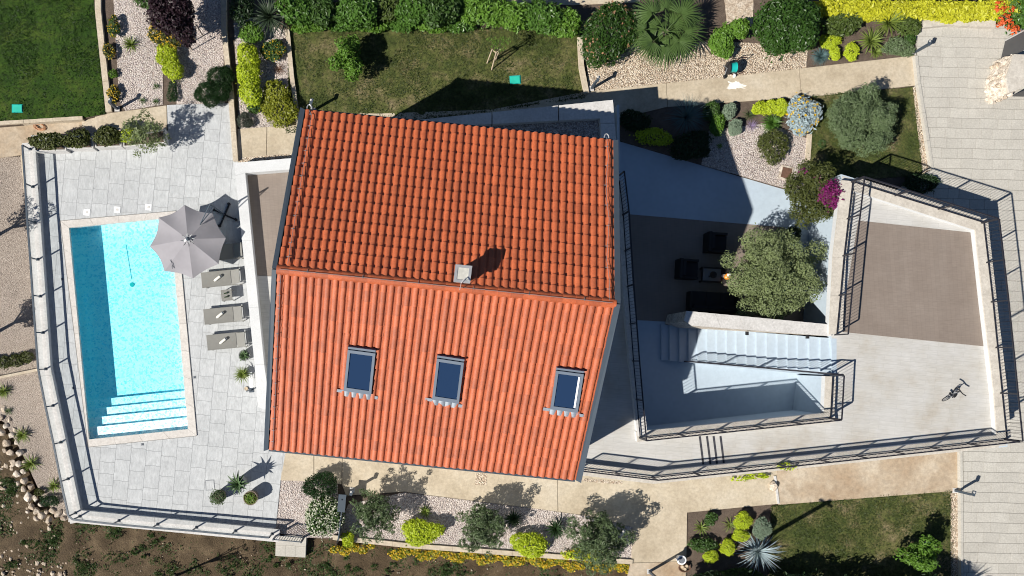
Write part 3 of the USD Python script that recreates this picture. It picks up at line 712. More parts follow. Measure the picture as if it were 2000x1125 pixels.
N0, N1, S0, S1 = np.array((1341, 607)), np.array((1616, 633)), np.array((1352, 636)), np.array((1625, 657))
br = [0.0, 0.205, 0.375, 0.60, 0.81, 1.0]
for a, b in zip(br[:-1], br[1:]):
    g = [N0 + (N1 - N0) * a, N0 + (N1 - N0) * b, S0 + (S1 - S0) * b, S0 + (S1 - S0) * a]
    if a == 0:
        g = [g[0], g[1], g[2], g[3], (1336, 626)]
    add('cap_stone', prism(poly([tuple(p) for p in g], WZ).buffer(-0.004, join_style=2), WZ - 0.07, WZ + rng.uniform(-.006, .006)), 'white_stone', stw)
for (x, y) in ((1459, 651), (1577, 658)):
    add('wall_lamp', MB().box(P(x, y, 1.9), (0.12, 0.16, 0.10)).mesh(), 'black_plastic', stw)
# ------------------------------------------------------------------ the house
ZE, ZR = 6.4, 8.7
EN = [P(596, 217, ZE), P(1197, 276, ZE)]
RG = [P(541, 526, ZR), P(1200, 592.5, ZR)]
ES = [P(525, 876, ZE), P(1124, 936, ZE)]
BL = [P(587, 212.5, ZE), P(532, 525, ZR), P(516, 879, ZE)]
BR = [P(1206, 277, ZE), P(1210.5, 593.5, ZR), P(1134, 941, ZE)]
foot = Polygon([BL[0][:2], BL[1][:2], BL[2][:2], BR[2][:2], BR[1][:2], BR[0][:2]])
house = thing('house', 'white house with a terracotta tiled gable roof and three roof windows', 'house', (*np.mean([BL[0][:2], BR[2][:2]], 0), 0))
wb = foot.buffer(-0.06, join_style=2)
xb = np.array(wb.exterior.coords)
add('outer_wall', prism(wb, -1.1, ZE - 0.25), 'white_render', house)
gb = MB()
gv = [np.array(v) + [0, 0, -0.22] for v in (BL[0], BL[1], BL[2], BR[2], BR[1], BR[0])]
lo_ = [np.array([*v[:2], ZE - 0.3]) for v in gv]
vv = np.array(gv + lo_)
vv[:, :2] = vv[:, :2] * 0.993 + np.mean(vv[:, :2], 0) * 0.007
gb.put(vv, [[0, 1, 4], [0, 4, 5], [1, 2, 3], [1, 3, 4], [6, 7, 1], [6, 1, 0], [7, 8, 2], [7, 2, 1], [8, 9, 3], [8, 3, 2], [9, 10, 4], [9, 4, 3], [10, 11, 5], [10, 5, 4], [11, 6, 0], [11, 0, 5]])
add('gable', gb.mesh(), 'white_render', house)

def plane(a, b, c):
    n = np.cross(b - a, c - a); n /= np.linalg.norm(n)
    return (a, n if n[2] > 0 else -n)
PN, PS = plane(EN[0], EN[1], (RG[0] + RG[1]) / 2), plane(ES[0], ES[1], (RG[0] + RG[1]) / 2)

def hit(px, py, pl_, off=0.0):
    p0, n = pl_
    c = np.array([0, 0, H]); d = np.array([(px - NX) / F, -(py - NY) / F, -1.0])
    t = ((p0 + n * off - c) @ n) / (d @ n)
    return c + d * t

roofp = add('roof', MB().put(np.array([EN[0], EN[1], RG[1], RG[0], ES[0], ES[1]]) - [0, 0, 0.03], [[0, 1, 2, 3], [3, 2, 5, 4]]).mesh(), 'clay_a', house)
PU = np.array([0.0, 0.07, 0.17, 0.32, 0.48, 0.61, 0.71, 0.79, 1.0])
PH = np.array([0.0, 0.028, 0.051, 0.066, 0.070, 0.062, 0.038, 0.003, 0.0])
NC = 42
def tile_mesh(E, R, n, i, j, NR):
    u = (i + PU) / NC
    v0, v1 = j / NR, min(1.0, (j + 1.16) / NR)
    lo0 = E[0] * (1 - v0) + R[0] * v0; lo1 = E[1] * (1 - v0) + R[1] * v0
    hi0 = E[0] * (1 - v1) + R[0] * v1; hi1 = E[1] * (1 - v1) + R[1] * v1
    jit = rng.normal(0, 0.0022)
    sk = rng.normal(0, 0.0004)
    top0 = lo0 + (lo1 - lo0) * (u + sk)[:, None] + n * (PH + 0.055 + jit)[:, None]
    top1 = hi0 + (hi1 - hi0) * (u - sk)[:, None] + n * (PH + 0.0)[:, None]
    bot = top0 - n * 0.05
    k = len(PU)
    V = np.vstack([top0, top1, bot])
    Fc = []
    for a in range(k - 1):
        Fc += [[a, a + 1, k + a + 1, k + a], [2 * k + a, 2 * k + a + 1, a + 1, a]]
    V, Fc = V, np.array(Fc)
    f3 = np.vstack([Fc[:, [0, 1, 2]], Fc[:, [0, 2, 3]]])
    return V, f3
allt = []
for sl, (E, R, pln) in enumerate(((EN, RG, PN), (ES, RG, PS))):
    for i in range(NC):
        for j in range(16 + sl):
            V, Fc = tile_mesh(E, R, pln[1], i, j, 16 + sl)
            nrm = np.cross(V[Fc[:, 1]] - V[Fc[:, 0]], V[Fc[:, 2]] - V[Fc[:, 0]])
            if nrm[:, 2].sum() < 0:
                Fc = Fc[:, ::-1]
            allt.append((V[:, 2].mean(), V, Fc))
order = sorted(range(len(allt)), key=lambda k: -allt[k][0])
rests = [MB(), MB(), MB()]
CL = ['clay_a', 'clay_b', 'clay_c']
for r, k in enumerate(order):
    _, V, Fc = allt[k]
    c = int(rng.choice(3, p=(0.25, 0.5, 0.25)))
    if r < 300:
        add('roof_tile', (V, Fc), CL[c], roofp)
    else:
        rests[c].put(V, Fc)
for c in range(3):
    tag(add('roof_tiles', rests[c].mesh(), CL[c], roofp), kind='stuff')
# ridge tiles: half rounds overlapping along the ridge
NRID = 26
rd = (RG[1] - RG[0]); RL = np.linalg.norm(rd); rd /= RL
side = np.cross(rd, [0, 0, 1.0]); side /= np.linalg.norm(side)
for k in range(NRID):
    a, b = RG[0] + rd * (RL * k / NRID), RG[0] + rd * (RL * (k + 1) / NRID + 0.05)
    t = np.linspace(-1.35, 1.35, 9)
    ring = np.sin(t)[:, None] * side * 0.19 + (np.cos(t)[:, None] * 0.19 - 0.07) * np.array([0, 0, 1.0])
    r0 = a + ring * 1.06 + np.array([0, 0, 0.015]); r1 = b + ring * 0.97
    V = np.vstack([r0, r1, a + ring * 0.9])
    Fc = [[q_, q_ + 1, 9 + q_ + 1, 9 + q_] for q_ in range(8)] + [[18 + q_, 18 + q_ + 1, q_ + 1, q_] for q_ in range(8)]
    add('ridge_tile', MB().put(V, Fc).mesh(), CL[(k * 5) % 3], house, smooth=50)
# verge flashings and gutters
for (b, e) in ((BL, (EN[0], RG[0], ES[0])), (BR, (EN[1], RG[1], ES[1]))):
    for s in (0, 1):
        a0, a1, t0, t1 = b[s], b[s + 1], e[s], e[s + 1]
        nrm = (PN if s == 0 else PS)[1]
        add('verge_flashing', MB().quadprism([a0, a1, t1, t0], nrm, -0.20, 0.105).mesh(), 'slate_metal', house)
for (a, b, sgn) in ((EN[0], EN[1], 1), (ES[0], ES[1], -1)):
    d = (b - a) / np.linalg.norm(b - a); o_ = np.array([-d[1], d[0], 0]) * sgn
    add('gutter', MB().bar(a + o_ * 0.055 - [0, 0, 0.12], b + o_ * 0.055 - [0, 0, 0.12], 0.13, 0.11).mesh(), 'slate_metal', house)
# roof windows
for (c4, nm) in (([(680, 676), (734, 683), (725, 771), (671, 763)], 'dark blue roof window nearest the left gable'),
                 ([(854, 693), (907, 701), (896, 788), (844, 780)], 'dark blue roof window in the middle of the slope'),
                 ([(1087, 717), (1141, 724), (1128, 806), (1075, 799)], 'roof window at right with a pale blind edge showing')):
    Q = [hit(x, y, PS, 0.16) for x, y in c4]
    n = PS[1]
    w = add('roof_window', MB().quadprism(Q, n, -0.16, -0.05).mesh(), 'window_grey', house, label=nm)
    C4 = np.array(c4, float)
    def sub(a0, b0, a1, b1, off):
        f = lambda a, b: (C4[0] * (1 - a) + C4[1] * a) * (1 - b) + (C4[3] * (1 - a) + C4[2] * a) * b
        return [hit(*f(a0, b0), PS, off), hit(*f(a1, b0), PS, off), hit(*f(a1, b1), PS, off), hit(*f(a0, b1), PS, off)]
    for args in ((0.0, 0.08, 0.095, 1.0), (0.905, 0.08, 1.0, 1.0), (0.095, 0.08, 0.905, 0.145), (0.095, 0.92, 0.905, 1.0)):
        add('frame', MB().quadprism(sub(args[0], args[1], args[2], args[3], 0.15), n, -0.05, 0.03).mesh(), 'window_grey', w)
    add('frame', MB().quadprism(sub(0.0, 0.0, 1.0, 0.035, 0.15), n, -0.05, 0.08).mesh(), 'window_grey', w)
    add('pane', MB().quadprism(sub(0.10, 0.15, 0.90, 0.915, 0.13), n, -0.02, 0.015).mesh(), 'roof_glass', w)
    if c4[0][0] > 1000:
        add('blind', MB().quadprism(sub(0.83, 0.16, 0.89, 0.90, 0.15), n, -0.01, 0.01).mesh(), 'white_paint', w)
    d1 = (Q[2] - Q[3]) / np.linalg.norm(Q[2] - Q[3])
    dn = (Q[3] - Q[0]) / np.linalg.norm(Q[3] - Q[0])
    fl = MB()
    for k in range(4):
        ln = np.linalg.norm(Q[2] - Q[3])
        a = Q[3] + d1 * ln * (k + 0.01) / 4; b = Q[3] + d1 * ln * (k + 0.99) / 4
        t = np.linspace(0, 1, 6)
        arc = np.array([a + (b - a) * s_ + n * (math.sin(s_ * math.pi) * 0.045 - 0.075) for s_ in t])
        V = np.vstack([arc - dn * 0.03, arc + dn * 0.24 - n * 0.02, arc + dn * 0.24 - n * 0.06])
        fl.put(V, [[q_ + 6 * r_, q_ + 1 + 6 * r_, q_ + 7 + 6 * r_, q_ + 6 + 6 * r_] for q_ in range(5) for r_ in (0, 1)])
    fl.bar(Q[3] - d1 * 0.26 + dn * 0.06 - n * 0.075, Q[3] + dn * 0.06 - n * 0.075, 0.12, 0.02, up=n)
    fl.bar(Q[2] + dn * 0.12 - n * 0.075, Q[2] + d1 * 0.26 + dn * 0.12 - n * 0.075, 0.12, 0.02, up=n)
    add('lead_apron', fl.mesh(), 'lead_flashing', w)
# chimney
CZ = 9.55
cq = [(891, 518), (920.5, 521), (916.5, 552), (887.5, 549)]
cpoly = poly(cq, CZ)
ch = add('chimney', prism(cpoly.buffer(-0.05), 7.6, CZ - 0.14), 'slate_metal', house)
add('chimney_cap', MB().prism(cpoly.buffer(0.02, join_style=2), CZ - 0.14, CZ - 0.03).prism(cpoly.buffer(-0.06, join_style=2), CZ - 0.03, CZ).mesh(), 'chimney_grey', ch)
add('rim', MB().prism(cpoly.buffer(0.03, join_style=2).difference(cpoly.buffer(-0.07, join_style=2)), CZ - 0.03, CZ + 0.02).mesh(), 'steel_bright', ch)
pz = [P(898, 566, 8.98), P(901, 552, 9.62), P(909, 543, 9.66), P(916, 548, 9.62)]
add('lightning_wire', MB().tube(pz, 0.018, 5).mesh(), 'steel_bright', house)
# lightning conductor along ridge and verges
def conductor(pts, clips, perp):
    mb = MB().tube(pts, 0.010, 5)
    P_ = np.array(pts)
    seg = np.r_[0, np.cumsum(np.linalg.norm(np.diff(P_, axis=0), axis=1))]
    for k in range(clips):
        s = (k + 0.5) / clips * seg[-1]
        c = np.array([np.interp(s, seg, P_[:, a]) for a in range(3)])
        mb.bar(c - perp * 0.09 - [0, 0, 0.04], c + perp * 0.03 - [0, 0, 0.01], 0.016, 0.02)
    add('lightning_wire', mb.mesh(), 'grey_metal', house)
nN, nS = PN[1], PS[1]
conductor([hit(603, 214, PN, 0.10), *[hit(596 - 50 * t, 217 + 302 * t, PN, 0.17) + rd * 0.28 for t in np.linspace(0.02, 0.98, 6)]], 12, rd)
conductor([hit(548 - 15 * t, 538 + 336 * t, PS, 0.17) for t in np.linspace(0, 1, 7)], 14, rd)
conductor([hit(1185 + 4 * t, 268 + 318 * t, PN, 0.18) + rd * 0.06 * math.sin(t * 15) for t in np.linspace(0, 1, 9)], 8, rd)
conductor([RG[0] + rd * RL * t + np.array([0, 0, 0.17]) for t in np.linspace(0.01, 0.99, 8)], 6, side)
for (x, y) in ((604.5, 207), (1184, 264)):
    a = hit(x, y + 6, PN, 0.1)
    tt = np.linspace(0, math.pi, 7)
    add('wire_loop', MB().tube([a + rd * 0.09 * math.cos(s_) + np.array([0, 0.16 * math.sin(s_), 0.05]) for s_ in tt], 0.022, 5).mesh(), 'steel_bright', house)

# flat-roofed annexe at the north-east corner
ax = thing('flat_roof_annexe', 'flat gravel roof with pale parapet beside the upper roof edge', 'building', P(1100, 240, 3))
AZ = 3.0
ao = poly([(700, 246), (1197, 195), (1210, 350), (1190, 420), (760, 420)], AZ)
ai = poly([(700, 262), (830, 249), (1172, 231), (1182, 345), (1160, 400), (760, 400)], AZ)
add('outer_wall', prism(ao.buffer(-0.03), -0.6, AZ - 0.32), 'white_render', ax)
add('roof_gravel', prism(ai.buffer(-0.004), AZ - 0.35, AZ - 0.26), 'gravel_roof', ax)
ring = ao.difference(ai)
cuts = [poly([(500, 100), (960, 100), (960, 300), (500, 300)], AZ), poly([(962, 100), (1090, 100), (1090, 300), (962, 300)], AZ), poly([(1092, 100), (1300, 100), (1300, 240), (1092, 240)], AZ), poly([(1092, 241), (1300, 241), (1300, 500), (1092, 500)], AZ)]
for c in cuts:
    g = ring.intersection(c)
    if not g.is_empty:
        add('parapet_stone', prism(g, AZ - 0.33, AZ), 'white_stone', ax)

# raised terrace beside the pool, along the west gable
rt = thing('raised_terrace', 'raised terrace with broad white parapet along the west gable', 'terrace', P(490, 500, 0.3))
ro = poly([(457, 318), (640, 303), (640, 800), (516, 800), (503, 795), (497, 712), (472.5, 470)], 0.8)
ri = poly([(479, 338), (640, 325), (640, 770), (525, 775), (516, 712), (498, 531)], 0.8)
add('base_wall', prism(ro.buffer(-0.01), -0.3, 0.30), 'white_render', rt)
for g in (ro.difference(ri).intersection(poly([(400, 250), (700, 250), (700, 336), (479, 337.5), (400, 360)], 0.8)), ):
    add('parapet_stone', prism(g.buffer(-0.003), 0.30, 0.80), 'white_render', rt)
whole = ro.difference(ri).difference(poly([(400, 250), (700, 250), (700, 336), (479, 337.5), (400, 360)], 0.8).buffer(0.002))
for y0, y1 in ((330, 470), (470, 600), (600, 712), (712, 830)):
    g = whole.intersection(poly([(380, y0), (700, y0), (700, y1), (380, y1)], 0.8)).buffer(-0.003)
    add('parapet_stone', prism(g, 0.30, 0.80), 'white_render', rt)
add('wood_floor', prism(ri.intersection(poly([(400, 300), (700, 300), (700, 548), (400, 532)], 0.36)), 0.28, 0.352), 'wood_tile_brown', rt)
add('pale_floor', prism(ri.intersection(poly([(400, 533), (700, 549), (700, 850), (400, 850)], 0.36)), 0.28, 0.35), 'wood_tile_white', rt)

# ------------------------------------------------------------------ metal railings
def railing(label, pts, zb, h=0.92, posts=1.85, step=0.15, group=None, posts_at=None, zpts=None):
    """Flat-bar railing: rails, posts and thin balusters along the line seen at pts (heights zb, or zpts per point)."""
    zs = zpts or [zb] * len(pts)
    B_ = np.array([P(x, y, z) for (x, y), z in zip(pts, zs)])
    seg = np.r_[0, np.cumsum(np.linalg.norm(np.diff(B_[:, :2], axis=0), axis=1))]
    at = lambda s: np.array([np.interp(s, seg, B_[:, k]) for k in range(3)])
    t = thing('metal_railing', label, 'railing', at(seg[-1] / 2))
    up = np.array([0, 0, 1.0])
    for a, b in zip(B_[:-1], B_[1:]):
        add('top_rail', MB().bar(a + up * h, b + up * h, 0.055, 0.035).mesh(), 'rail_metal', t)
        add('bottom_rail', MB().bar(a + up * 0.10, b + up * 0.10, 0.045, 0.025).mesh(), 'rail_metal', t)
    ps = set()
    for a, b in zip(seg[:-1], seg[1:]):
        n = max(1, int(round((b - a) / posts)))
        ps |= {round(a + (b - a) * k / n, 4) for k in range(n + 1)}
    ps = sorted(ps)
    for s in ps:
        c = at(s)
        add('post', MB().bar(c - up * 0.06, c + up * (h - 0.02), 0.055, 0.055).mesh(), 'rail_metal', t)
    n = int(seg[-1] / step)
    for k in range(1, n):
        s = seg[-1] * k / n
        if min(abs(s - p) for p in ps) < 0.04:
            continue
        c = at(s)
        add('baluster', MB().bar(c + up * 0.11, c + up * (h - 0.02), 0.0135, 0.0135).mesh(), 'rail_metal', t)
    return t

railing('dark railing on left edge of brown wood-look terrace', [(1631.6, 654), (1646, 500), (1663, 355)], PARA)
railing('dark railing along the slanting upper edge of terrace', [(1663.5, 356), (1917, 435)], PARA)
railing('dark railing on right edge of terrace above driveway', [(1918, 436), (1936, 590), (1963, 857)], PARA)
railing('dark railing along lower edge of terrace above beige path', [(1962, 858.5), (1600, 898), (1273, 932), (1132, 915)], PARA, h=0.80)
railing('dark railing on house side above sunken courtyard', [(1207, 345), (1216, 420), (1225, 560), (1236, 705), (1249, 855)], PARA)
railing('dark railing on lower side of light well', [(1250, 856), (1400, 840), (1619, 817)], PARA)
railing('short dark railing at right end of light well', [(1619.5, 816), (1624, 733)], PARA)
railing('sloping dark railing beside the white outdoor stairs', [(1338, 706), (1480, 718), (1600, 729), (1623, 731)], 0, zpts=[COURT + 0.50, COURT + 1.40, DECK + 0.12, DECK + 0.15])
# ------------------------------------------------------------------ plants
def unit(v):
    return v / np.maximum(np.linalg.norm(v, axis=-1, keepdims=True), 1e-9)

def leaf_quads(c, d, n, L, w, curl=0.18, fold=0.12):
    """Diamond leaves, each an island of two triangles folded along its rib."""
    c, d, n = np.asarray(c), unit(np.asarray(d)), np.asarray(n)
    s = unit(np.cross(d, n)); n = unit(np.cross(s, d))
    L = np.broadcast_to(L, len(c))[:, None]; w = np.broadcast_to(w, len(c))[:, None]
    base, tip = c - d * L * 0.5, c + d * L * 0.5 - n * L * curl
    le, ri = c + s * w * 0.5 + n * w * fold, c - s * w * 0.5 + n * w * fold
    v = np.stack([base, le, tip, ri], 1).reshape(-1, 3)
    k = np.arange(len(c))[:, None] * 4
    return v, np.vstack([k + [0, 2, 1], k + [0, 3, 2]])

def blades(c, d0, L, w, bend, segs=4, seed=0, gravity=1.0):
    """Strap leaves from points c that start along d0 and arch over."""
    n = len(c); d0 = unit(d0)
    L = np.broadcast_to(L, n); w = np.broadcast_to(w, n)
    s = np.cross(d0, [0, 0, 1.0]); s = unit(s + 1e-6)
    V, Fc = [], []
    p, d = c.copy(), d0.copy()
    rows = []
    for k in range(segs + 1):
        t = k / segs
        ww = w * (0.55 + 1.1 * t if t < 0.4 else (1.0 - t) / 0.6 + 0.02)
        up = unit(np.cross(s, d))
        rows.append(np.stack([p - s * ww[:, None] / 2 + up * ww[:, None] * 0.18, p, p + s * ww[:, None] / 2 + up * ww[:, None] * 0.18], 1))
        p = p + d * (L / segs)[:, None]
        d = unit(d - np.array([0, 0, 1.0]) * (bend / segs) * gravity)
    V = np.stack(rows, 1).reshape(n, -1, 3)
    f = []
    for k in range(segs):
        for a in (0, 1):
            i = k * 3 + a
            f += [[i, i + 1, i + 4], [i, i + 4, i + 3]]
    f = np.array(f)
    F_ = (np.arange(n)[:, None, None] * ((segs + 1) * 3) + f[None]).reshape(-1, 3)
    return V.reshape(-1, 3), F_

def crown_leaves(lobes, r, dens, L, w, up=0.3, shell=(0.55, 1.04), rough=0.22, freq=2.2, seed=0, hang=0.0, under=-0.55):
    """Leaf-sized faces through the outer volume of several lobes, with an uneven outline."""
    C, D, N = [], [], []
    for (c, rad) in lobes:
        c, rad = np.array(c, float), np.array(rad, float)
        area = math.pi * rad[0] * rad[1] * (1 + 0.8 * rad[2] / max(rad[0], rad[1]))
        n = max(20, int(area * dens))
        u = unit(r.normal(size=(n * 2, 3)))
        u = u[u[:, 2] > under][:n]
        k = r.uniform(shell[0] ** 2, shell[1] ** 2, len(u)) ** 0.5
        bump = 1 + rough * 2 * (meshkit.fbm(u * freq + c * 0.7 + seed, 3, seed) - 0.5)
        k = np.where(r.uniform(size=len(k)) < 0.07, k * r.uniform(1.05, 1.32, len(k)), k)
        p = c + u * rad * (k * bump)[:, None]
        keep = np.ones(len(p), bool)
        for (c2, rad2) in lobes:
            if c2 is not c:
                q = ((p - np.array(c2)) / np.array(rad2))
                keep &= ~((np.linalg.norm(q, axis=1) < 0.62))
        C.append(p[keep]); N.append(unit(u / rad)[keep])
    C, N = np.vstack(C), np.vstack(N)
    nn = unit(N + np.array([0, 0, up]) + r.normal(size=C.shape) * 0.45)
    d = unit(np.cross(nn, r.normal(size=C.shape)) + N * 0.35 - np.array([0, 0, hang]))
    sc = r.uniform(0.7, 1.25, len(C))
    return leaf_quads(C, d, nn, L * sc, w * sc * r.uniform(0.8, 1.15, len(C)))

def scale_at(z):
    return (H - z) / F

def shrub(name, label, cat, px, py, rx, ry, h, mat, dens=900, L=0.11, w=0.06, z0=0.0, rot=0.0, lobes=None, shell=(0.5, 1.04), rough=0.2, seed=0, group=None, flowers=None, stems=5, up=0.3, zc=0.55, freq=2.2):
    """A bush: foliage made of leaves, stems below, flowers where it has them. lobes: extra (dx, dy, k) in pixels."""
    r = np.random.default_rng(seed * 101 + int(px * 3 + py * 7))
    zm = z0 + h * zc
    s = scale_at(zm)
    c = P(px, py, zm)
    t = thing(name, label, cat, (c[0], c[1], z0), group)
    lb = []
    base = [(0, 0, 1.0)] if lobes is None else lobes
    n_sub = 5 if lobes is None else 3
    for (dx, dy, k) in base:
        cc = c + np.array([dx * s, -dy * s, (k - 1) * h * 0.3])
        R_ = np.array([rx * s * k, ry * s * k, h * (1 - zc) * 1.02 * min(1, k * 1.1)])
        lb.append((cc, R_ * 0.84))
        for a in range(n_sub):
            th = r.uniform(0, 6.28)
            o_ = np.array([math.cos(th), math.sin(th), r.uniform(-0.1, 0.45)]) * R_ * 0.48
            lb.append((cc + o_ * 1.2, R_ * r.uniform(0.36, 0.58)))
    if L < 0.3 and w / L > 0.3:
        L, w, dens = L * 1.4, w * 1.45, dens / 1.55
    V, Fc = crown_leaves(lb, r, dens, L, w, up=up, shell=shell, rough=rough * 1.25, seed=seed, freq=freq)
    V[:, 2] = np.maximum(V[:, 2], z0 + 0.02)
    add('foliage', (V, Fc), mat, t)
    if stems:
        mb = MB()
        for k in range(stems):
            th = r.uniform(0, 6.28); rr = r.uniform(0.1, 0.6)
            e = c + np.array([math.cos(th) * rx * s * rr, math.sin(th) * ry * s * rr, h * 0.25])
            b = np.array([c[0] + (e[0] - c[0]) * 0.2, c[1] + (e[1] - c[1]) * 0.2, z0 - 0.03])
            mb.tube([b, (b + e) / 2 + r.normal(0, 0.02, 3), e], [0.022, 0.016, 0.008], 5)
        add('stem', mb.mesh(), 'bark', t)
    if flowers:
        fm, fd, fl = flowers
        lb2 = [(a, b * 1.03) for a, b in lb]
        V, Fc = crown_leaves(lb2, r, fd, fl, fl * 0.8, up=0.9, shell=(0.95, 1.06), rough=rough, seed=seed, under=0.1, freq=freq)
        V[:, 2] = np.maximum(V[:, 2], z0 + 0.02)
        tag(add('flowers', (V, Fc), fm, t), kind='stuff')
    return t

def spiky(name, label, cat, px, py, rad, mat, n=40, h=None, w=0.05, z0=0.0, bend=0.9, seed=0, group=None, trunk=0.0, low=0.15, high=1.2, t=None, parts=False, segs=4, head=0.0):
    """A rosette of strap leaves, on a short stem if trunk > 0."""
    r = np.random.default_rng(seed * 77 + int(px * 3 + py))
    c = P(px, py, z0 + trunk)
    Lm = rad * scale_at(z0 + trunk)
    if t is None:
        t = thing(name, label, cat, (c[0], c[1], z0), group)
    th = np.arange(n) * 2.399963 + r.uniform(0, 6.28)
    el = low + (high - low) * (np.arange(n) / n) ** 1.0 + r.normal(0, 0.08, n)
    d = np.stack([np.cos(th) * np.cos(el), np.sin(th) * np.cos(el), np.sin(el)], 1)
    cs = np.tile(c, (n, 1)) + d * 0.03 + np.array([0, 0, 0.02]) + np.outer(r.uniform(0, 1, n), [0, 0, head])
    L_ = Lm * r.uniform(0.85, 1.2, n) * (1.05 - 0.15 * np.arange(n) / n)
    if parts:
        for k in range(n):
            add('leaf', blades(cs[k:k + 1], d[k:k + 1], L_[k:k + 1], w, bend, segs), mat, t)
    else:
        add('leaves', blades(cs, d, L_, w * r.uniform(0.8, 1.2, n), bend, segs), mat, t)
    if trunk > 0.05:
        add('trunk', MB().tube([[c[0], c[1], z0 - 0.03], [c[0] + .01, c[1], z0 + trunk * .6], c], [0.09, 0.075, 0.06], 8).mesh(), 'bark', t)
    return t

def tree(name, label, px, py, rad, zc, mat, z0=0.0, base=None, dens=420, L=0.10, w=0.035, seed=0, ry=None, rz=None, group=None, nclump=46, clump=0.34, flowers=None, cat='tree', trunk_r=0.09, gap=0.0):
    """Trunk with limbs and a crown of leaf clumps with gaps."""
    r = np.random.default_rng(seed * 31 + int(px + py * 5))
    s = scale_at(zc)
    c = P(px, py, zc)
    b = P(base[0], base[1], z0) if base else np.array([c[0], c[1], z0])
    t = thing(name, label, cat, b, group)
    R_ = np.array([rad * s, (ry or rad) * s, rz or rad * s * 0.8])
    lobes, tips = [], []
    for k in range(nclump):
        u = unit(r.normal(size=3)); u[2] = u[2] * 0.9 + 0.1
        q = r.uniform(0.3, 1.22) ** 0.65
        a = c + u * R_ * q * (0.86 + 0.3 * (r.uniform() - 0.5))
        k_ = clump * r.uniform(0.7, 1.25) * np.mean(R_[:2])
        lobes.append((a, np.array([k_, k_, k_ * 0.75])))
        tips.append(a)
    V, Fc = crown_leaves(lobes, r, dens, L, w, up=0.25, shell=(0.25, 1.1), rough=0.4, seed=seed, freq=3.0, hang=0.15, under=-0.9)
    V[:, 2] = np.maximum(V[:, 2], z0 + 0.03)
    add('crown', (V, Fc), mat, t)
    fork = b * 0.45 + c * 0.55 + np.array([0, 0, -0.15 * R_[2]])
    mb = MB().tube([b - [0, 0, 0.05], b * 0.7 + fork * 0.3 + r.normal(0, 0.03, 3), fork], [trunk_r * 1.25, trunk_r, trunk_r * 0.8], 9)
    add('trunk', mb.mesh(), 'bark', t)
    for k in range(7):
        e = tips[k * (nclump // 7)]
        mid = (fork + e) / 2 + r.normal(0, 0.08, 3) * R_ * 0.4
        add('branch', MB().tube([fork, mid, e], [trunk_r * 0.6, trunk_r * 0.36, trunk_r * 0.12], 6).mesh(), 'bark', t)
    if flowers:
        fm, fl, pts = flowers
        V = []
        for (fx, fy, fr, fn) in pts:
            cc = P(fx, fy, zc + 0.75 * R_[2])
            lb = [(cc, np.array([fr * s, fr * s, fr * s * 0.7]))]
            V.append(crown_leaves(lb, r, fn, fl, fl * 0.85, up=0.6, shell=(0.3, 1.1), rough=0.5, seed=seed + 3, freq=3))
        mb = MB()
        for a, f in V:
            mb.put(a, f)
        tag(add('flowers', mb.mesh(), fm, t), kind='stuff')
    return t

# north-west beds
shrub('flowering_shrub', 'green shrub with yellow blooms at top of soil strip', 'shrub', 222, 50, 12, 22, 0.5, 'leaf_green', 700, 0.10, 0.05, flowers=('petal_yellow', 60, 0.06))
shrub('flowering_shrub', 'low orange-green plant midway down narrow soil strip', 'shrub', 213, 100, 11, 18, 0.4, 'leaf_bronze', 700, 0.10, 0.05, flowers=('petal_yellow', 50, 0.06), seed=2)
shrub('small_shrub', 'tiny round lime plant in narrow soil strip', 'shrub', 221, 144, 9, 9, 0.3, 'leaf_fresh', 1100, 0.08, 0.045)
shrub('flowering_shrub', 'yellow flowering plant beside lamp at foot of soil strip', 'shrub', 221, 186, 13, 19, 0.4, 'leaf_bronze', 700, 0.10, 0.05, flowers=('petal_yellow', 120, 0.07), seed=4)
shrub('leafy_shrub', 'green shrub entering from top edge above left gravel', 'shrub', 292, -6, 40, 26, 1.2, 'leaf_green', 700, 0.12, 0.06)
tree('plum_tree', 'dark purple-leaved plum tree above the gravel bed', 342, 22, 46, 1.9, 'leaf_purple', base=(356, 30), dens=520, L=0.14, w=0.09, ry=50, rz=1.1, nclump=42, clump=0.4, seed=2)
shrub('flowering_shrub', 'orange tipped green shrub below the purple tree', 'shrub', 326, 66, 33, 32, 0.8, 'leaf_bronze', 1000, 0.10, 0.045, flowers=('petal_yellow', 90, 0.07), seed=1)
shrub('lime_shrub', 'bright lime clipped shrub touching orange tipped shrub', 'shrub', 325, 104, 21, 23, 0.7, 'leaf_lime', 1500, 0.08, 0.045, shell=(0.7, 1.02), rough=0.12)
shrub('lime_shrub', 'round lime shrub lowest of chain below purple tree', 'shrub', 341, 138, 21, 22, 0.75, 'leaf_lime', 1500, 0.08, 0.045, shell=(0.7, 1.02), rough=0.12, seed=3)
shrub('low_conifer', 'flat dark green sprig in soil beside white paving', 'shrub', 337, 178, 11, 22, 0.3, 'leaf_mound', 900, 0.12, 0.03)
spiky('yucca', 'small yucca standing alone on left gravel bed', 'yucca', 257, 89, 19, 'leaf_yucca', n=44, w=0.045, bend=0.6, low=0.1, high=1.3)
for k, (x, y, lab) in enumerate(((280, 198, 'leftmost of three tiny tufts on the gravel near path'), (306, 200, 'rightmost of three tiny tufts on the gravel near path'), (306, 170, 'uppermost of three tiny tufts on the gravel near path'))):
    spiky('grass_tuft', lab, 'plant', x, y, 8, 'leaf_weed', n=26, w=0.025, bend=0.8, seed=k)
shrub('mound_shrub', 'dark green double mound spilling over gravel onto paving', 'shrub', 418, 165, 33, 30, 0.9, 'leaf_mound', 1300, 0.15, 0.025, lobes=[(9, -14, 0.85), (-10, 16, 0.9), (8, 12, 0.8)], shell=(0.75, 1.03), rough=0.1, up=0.1)
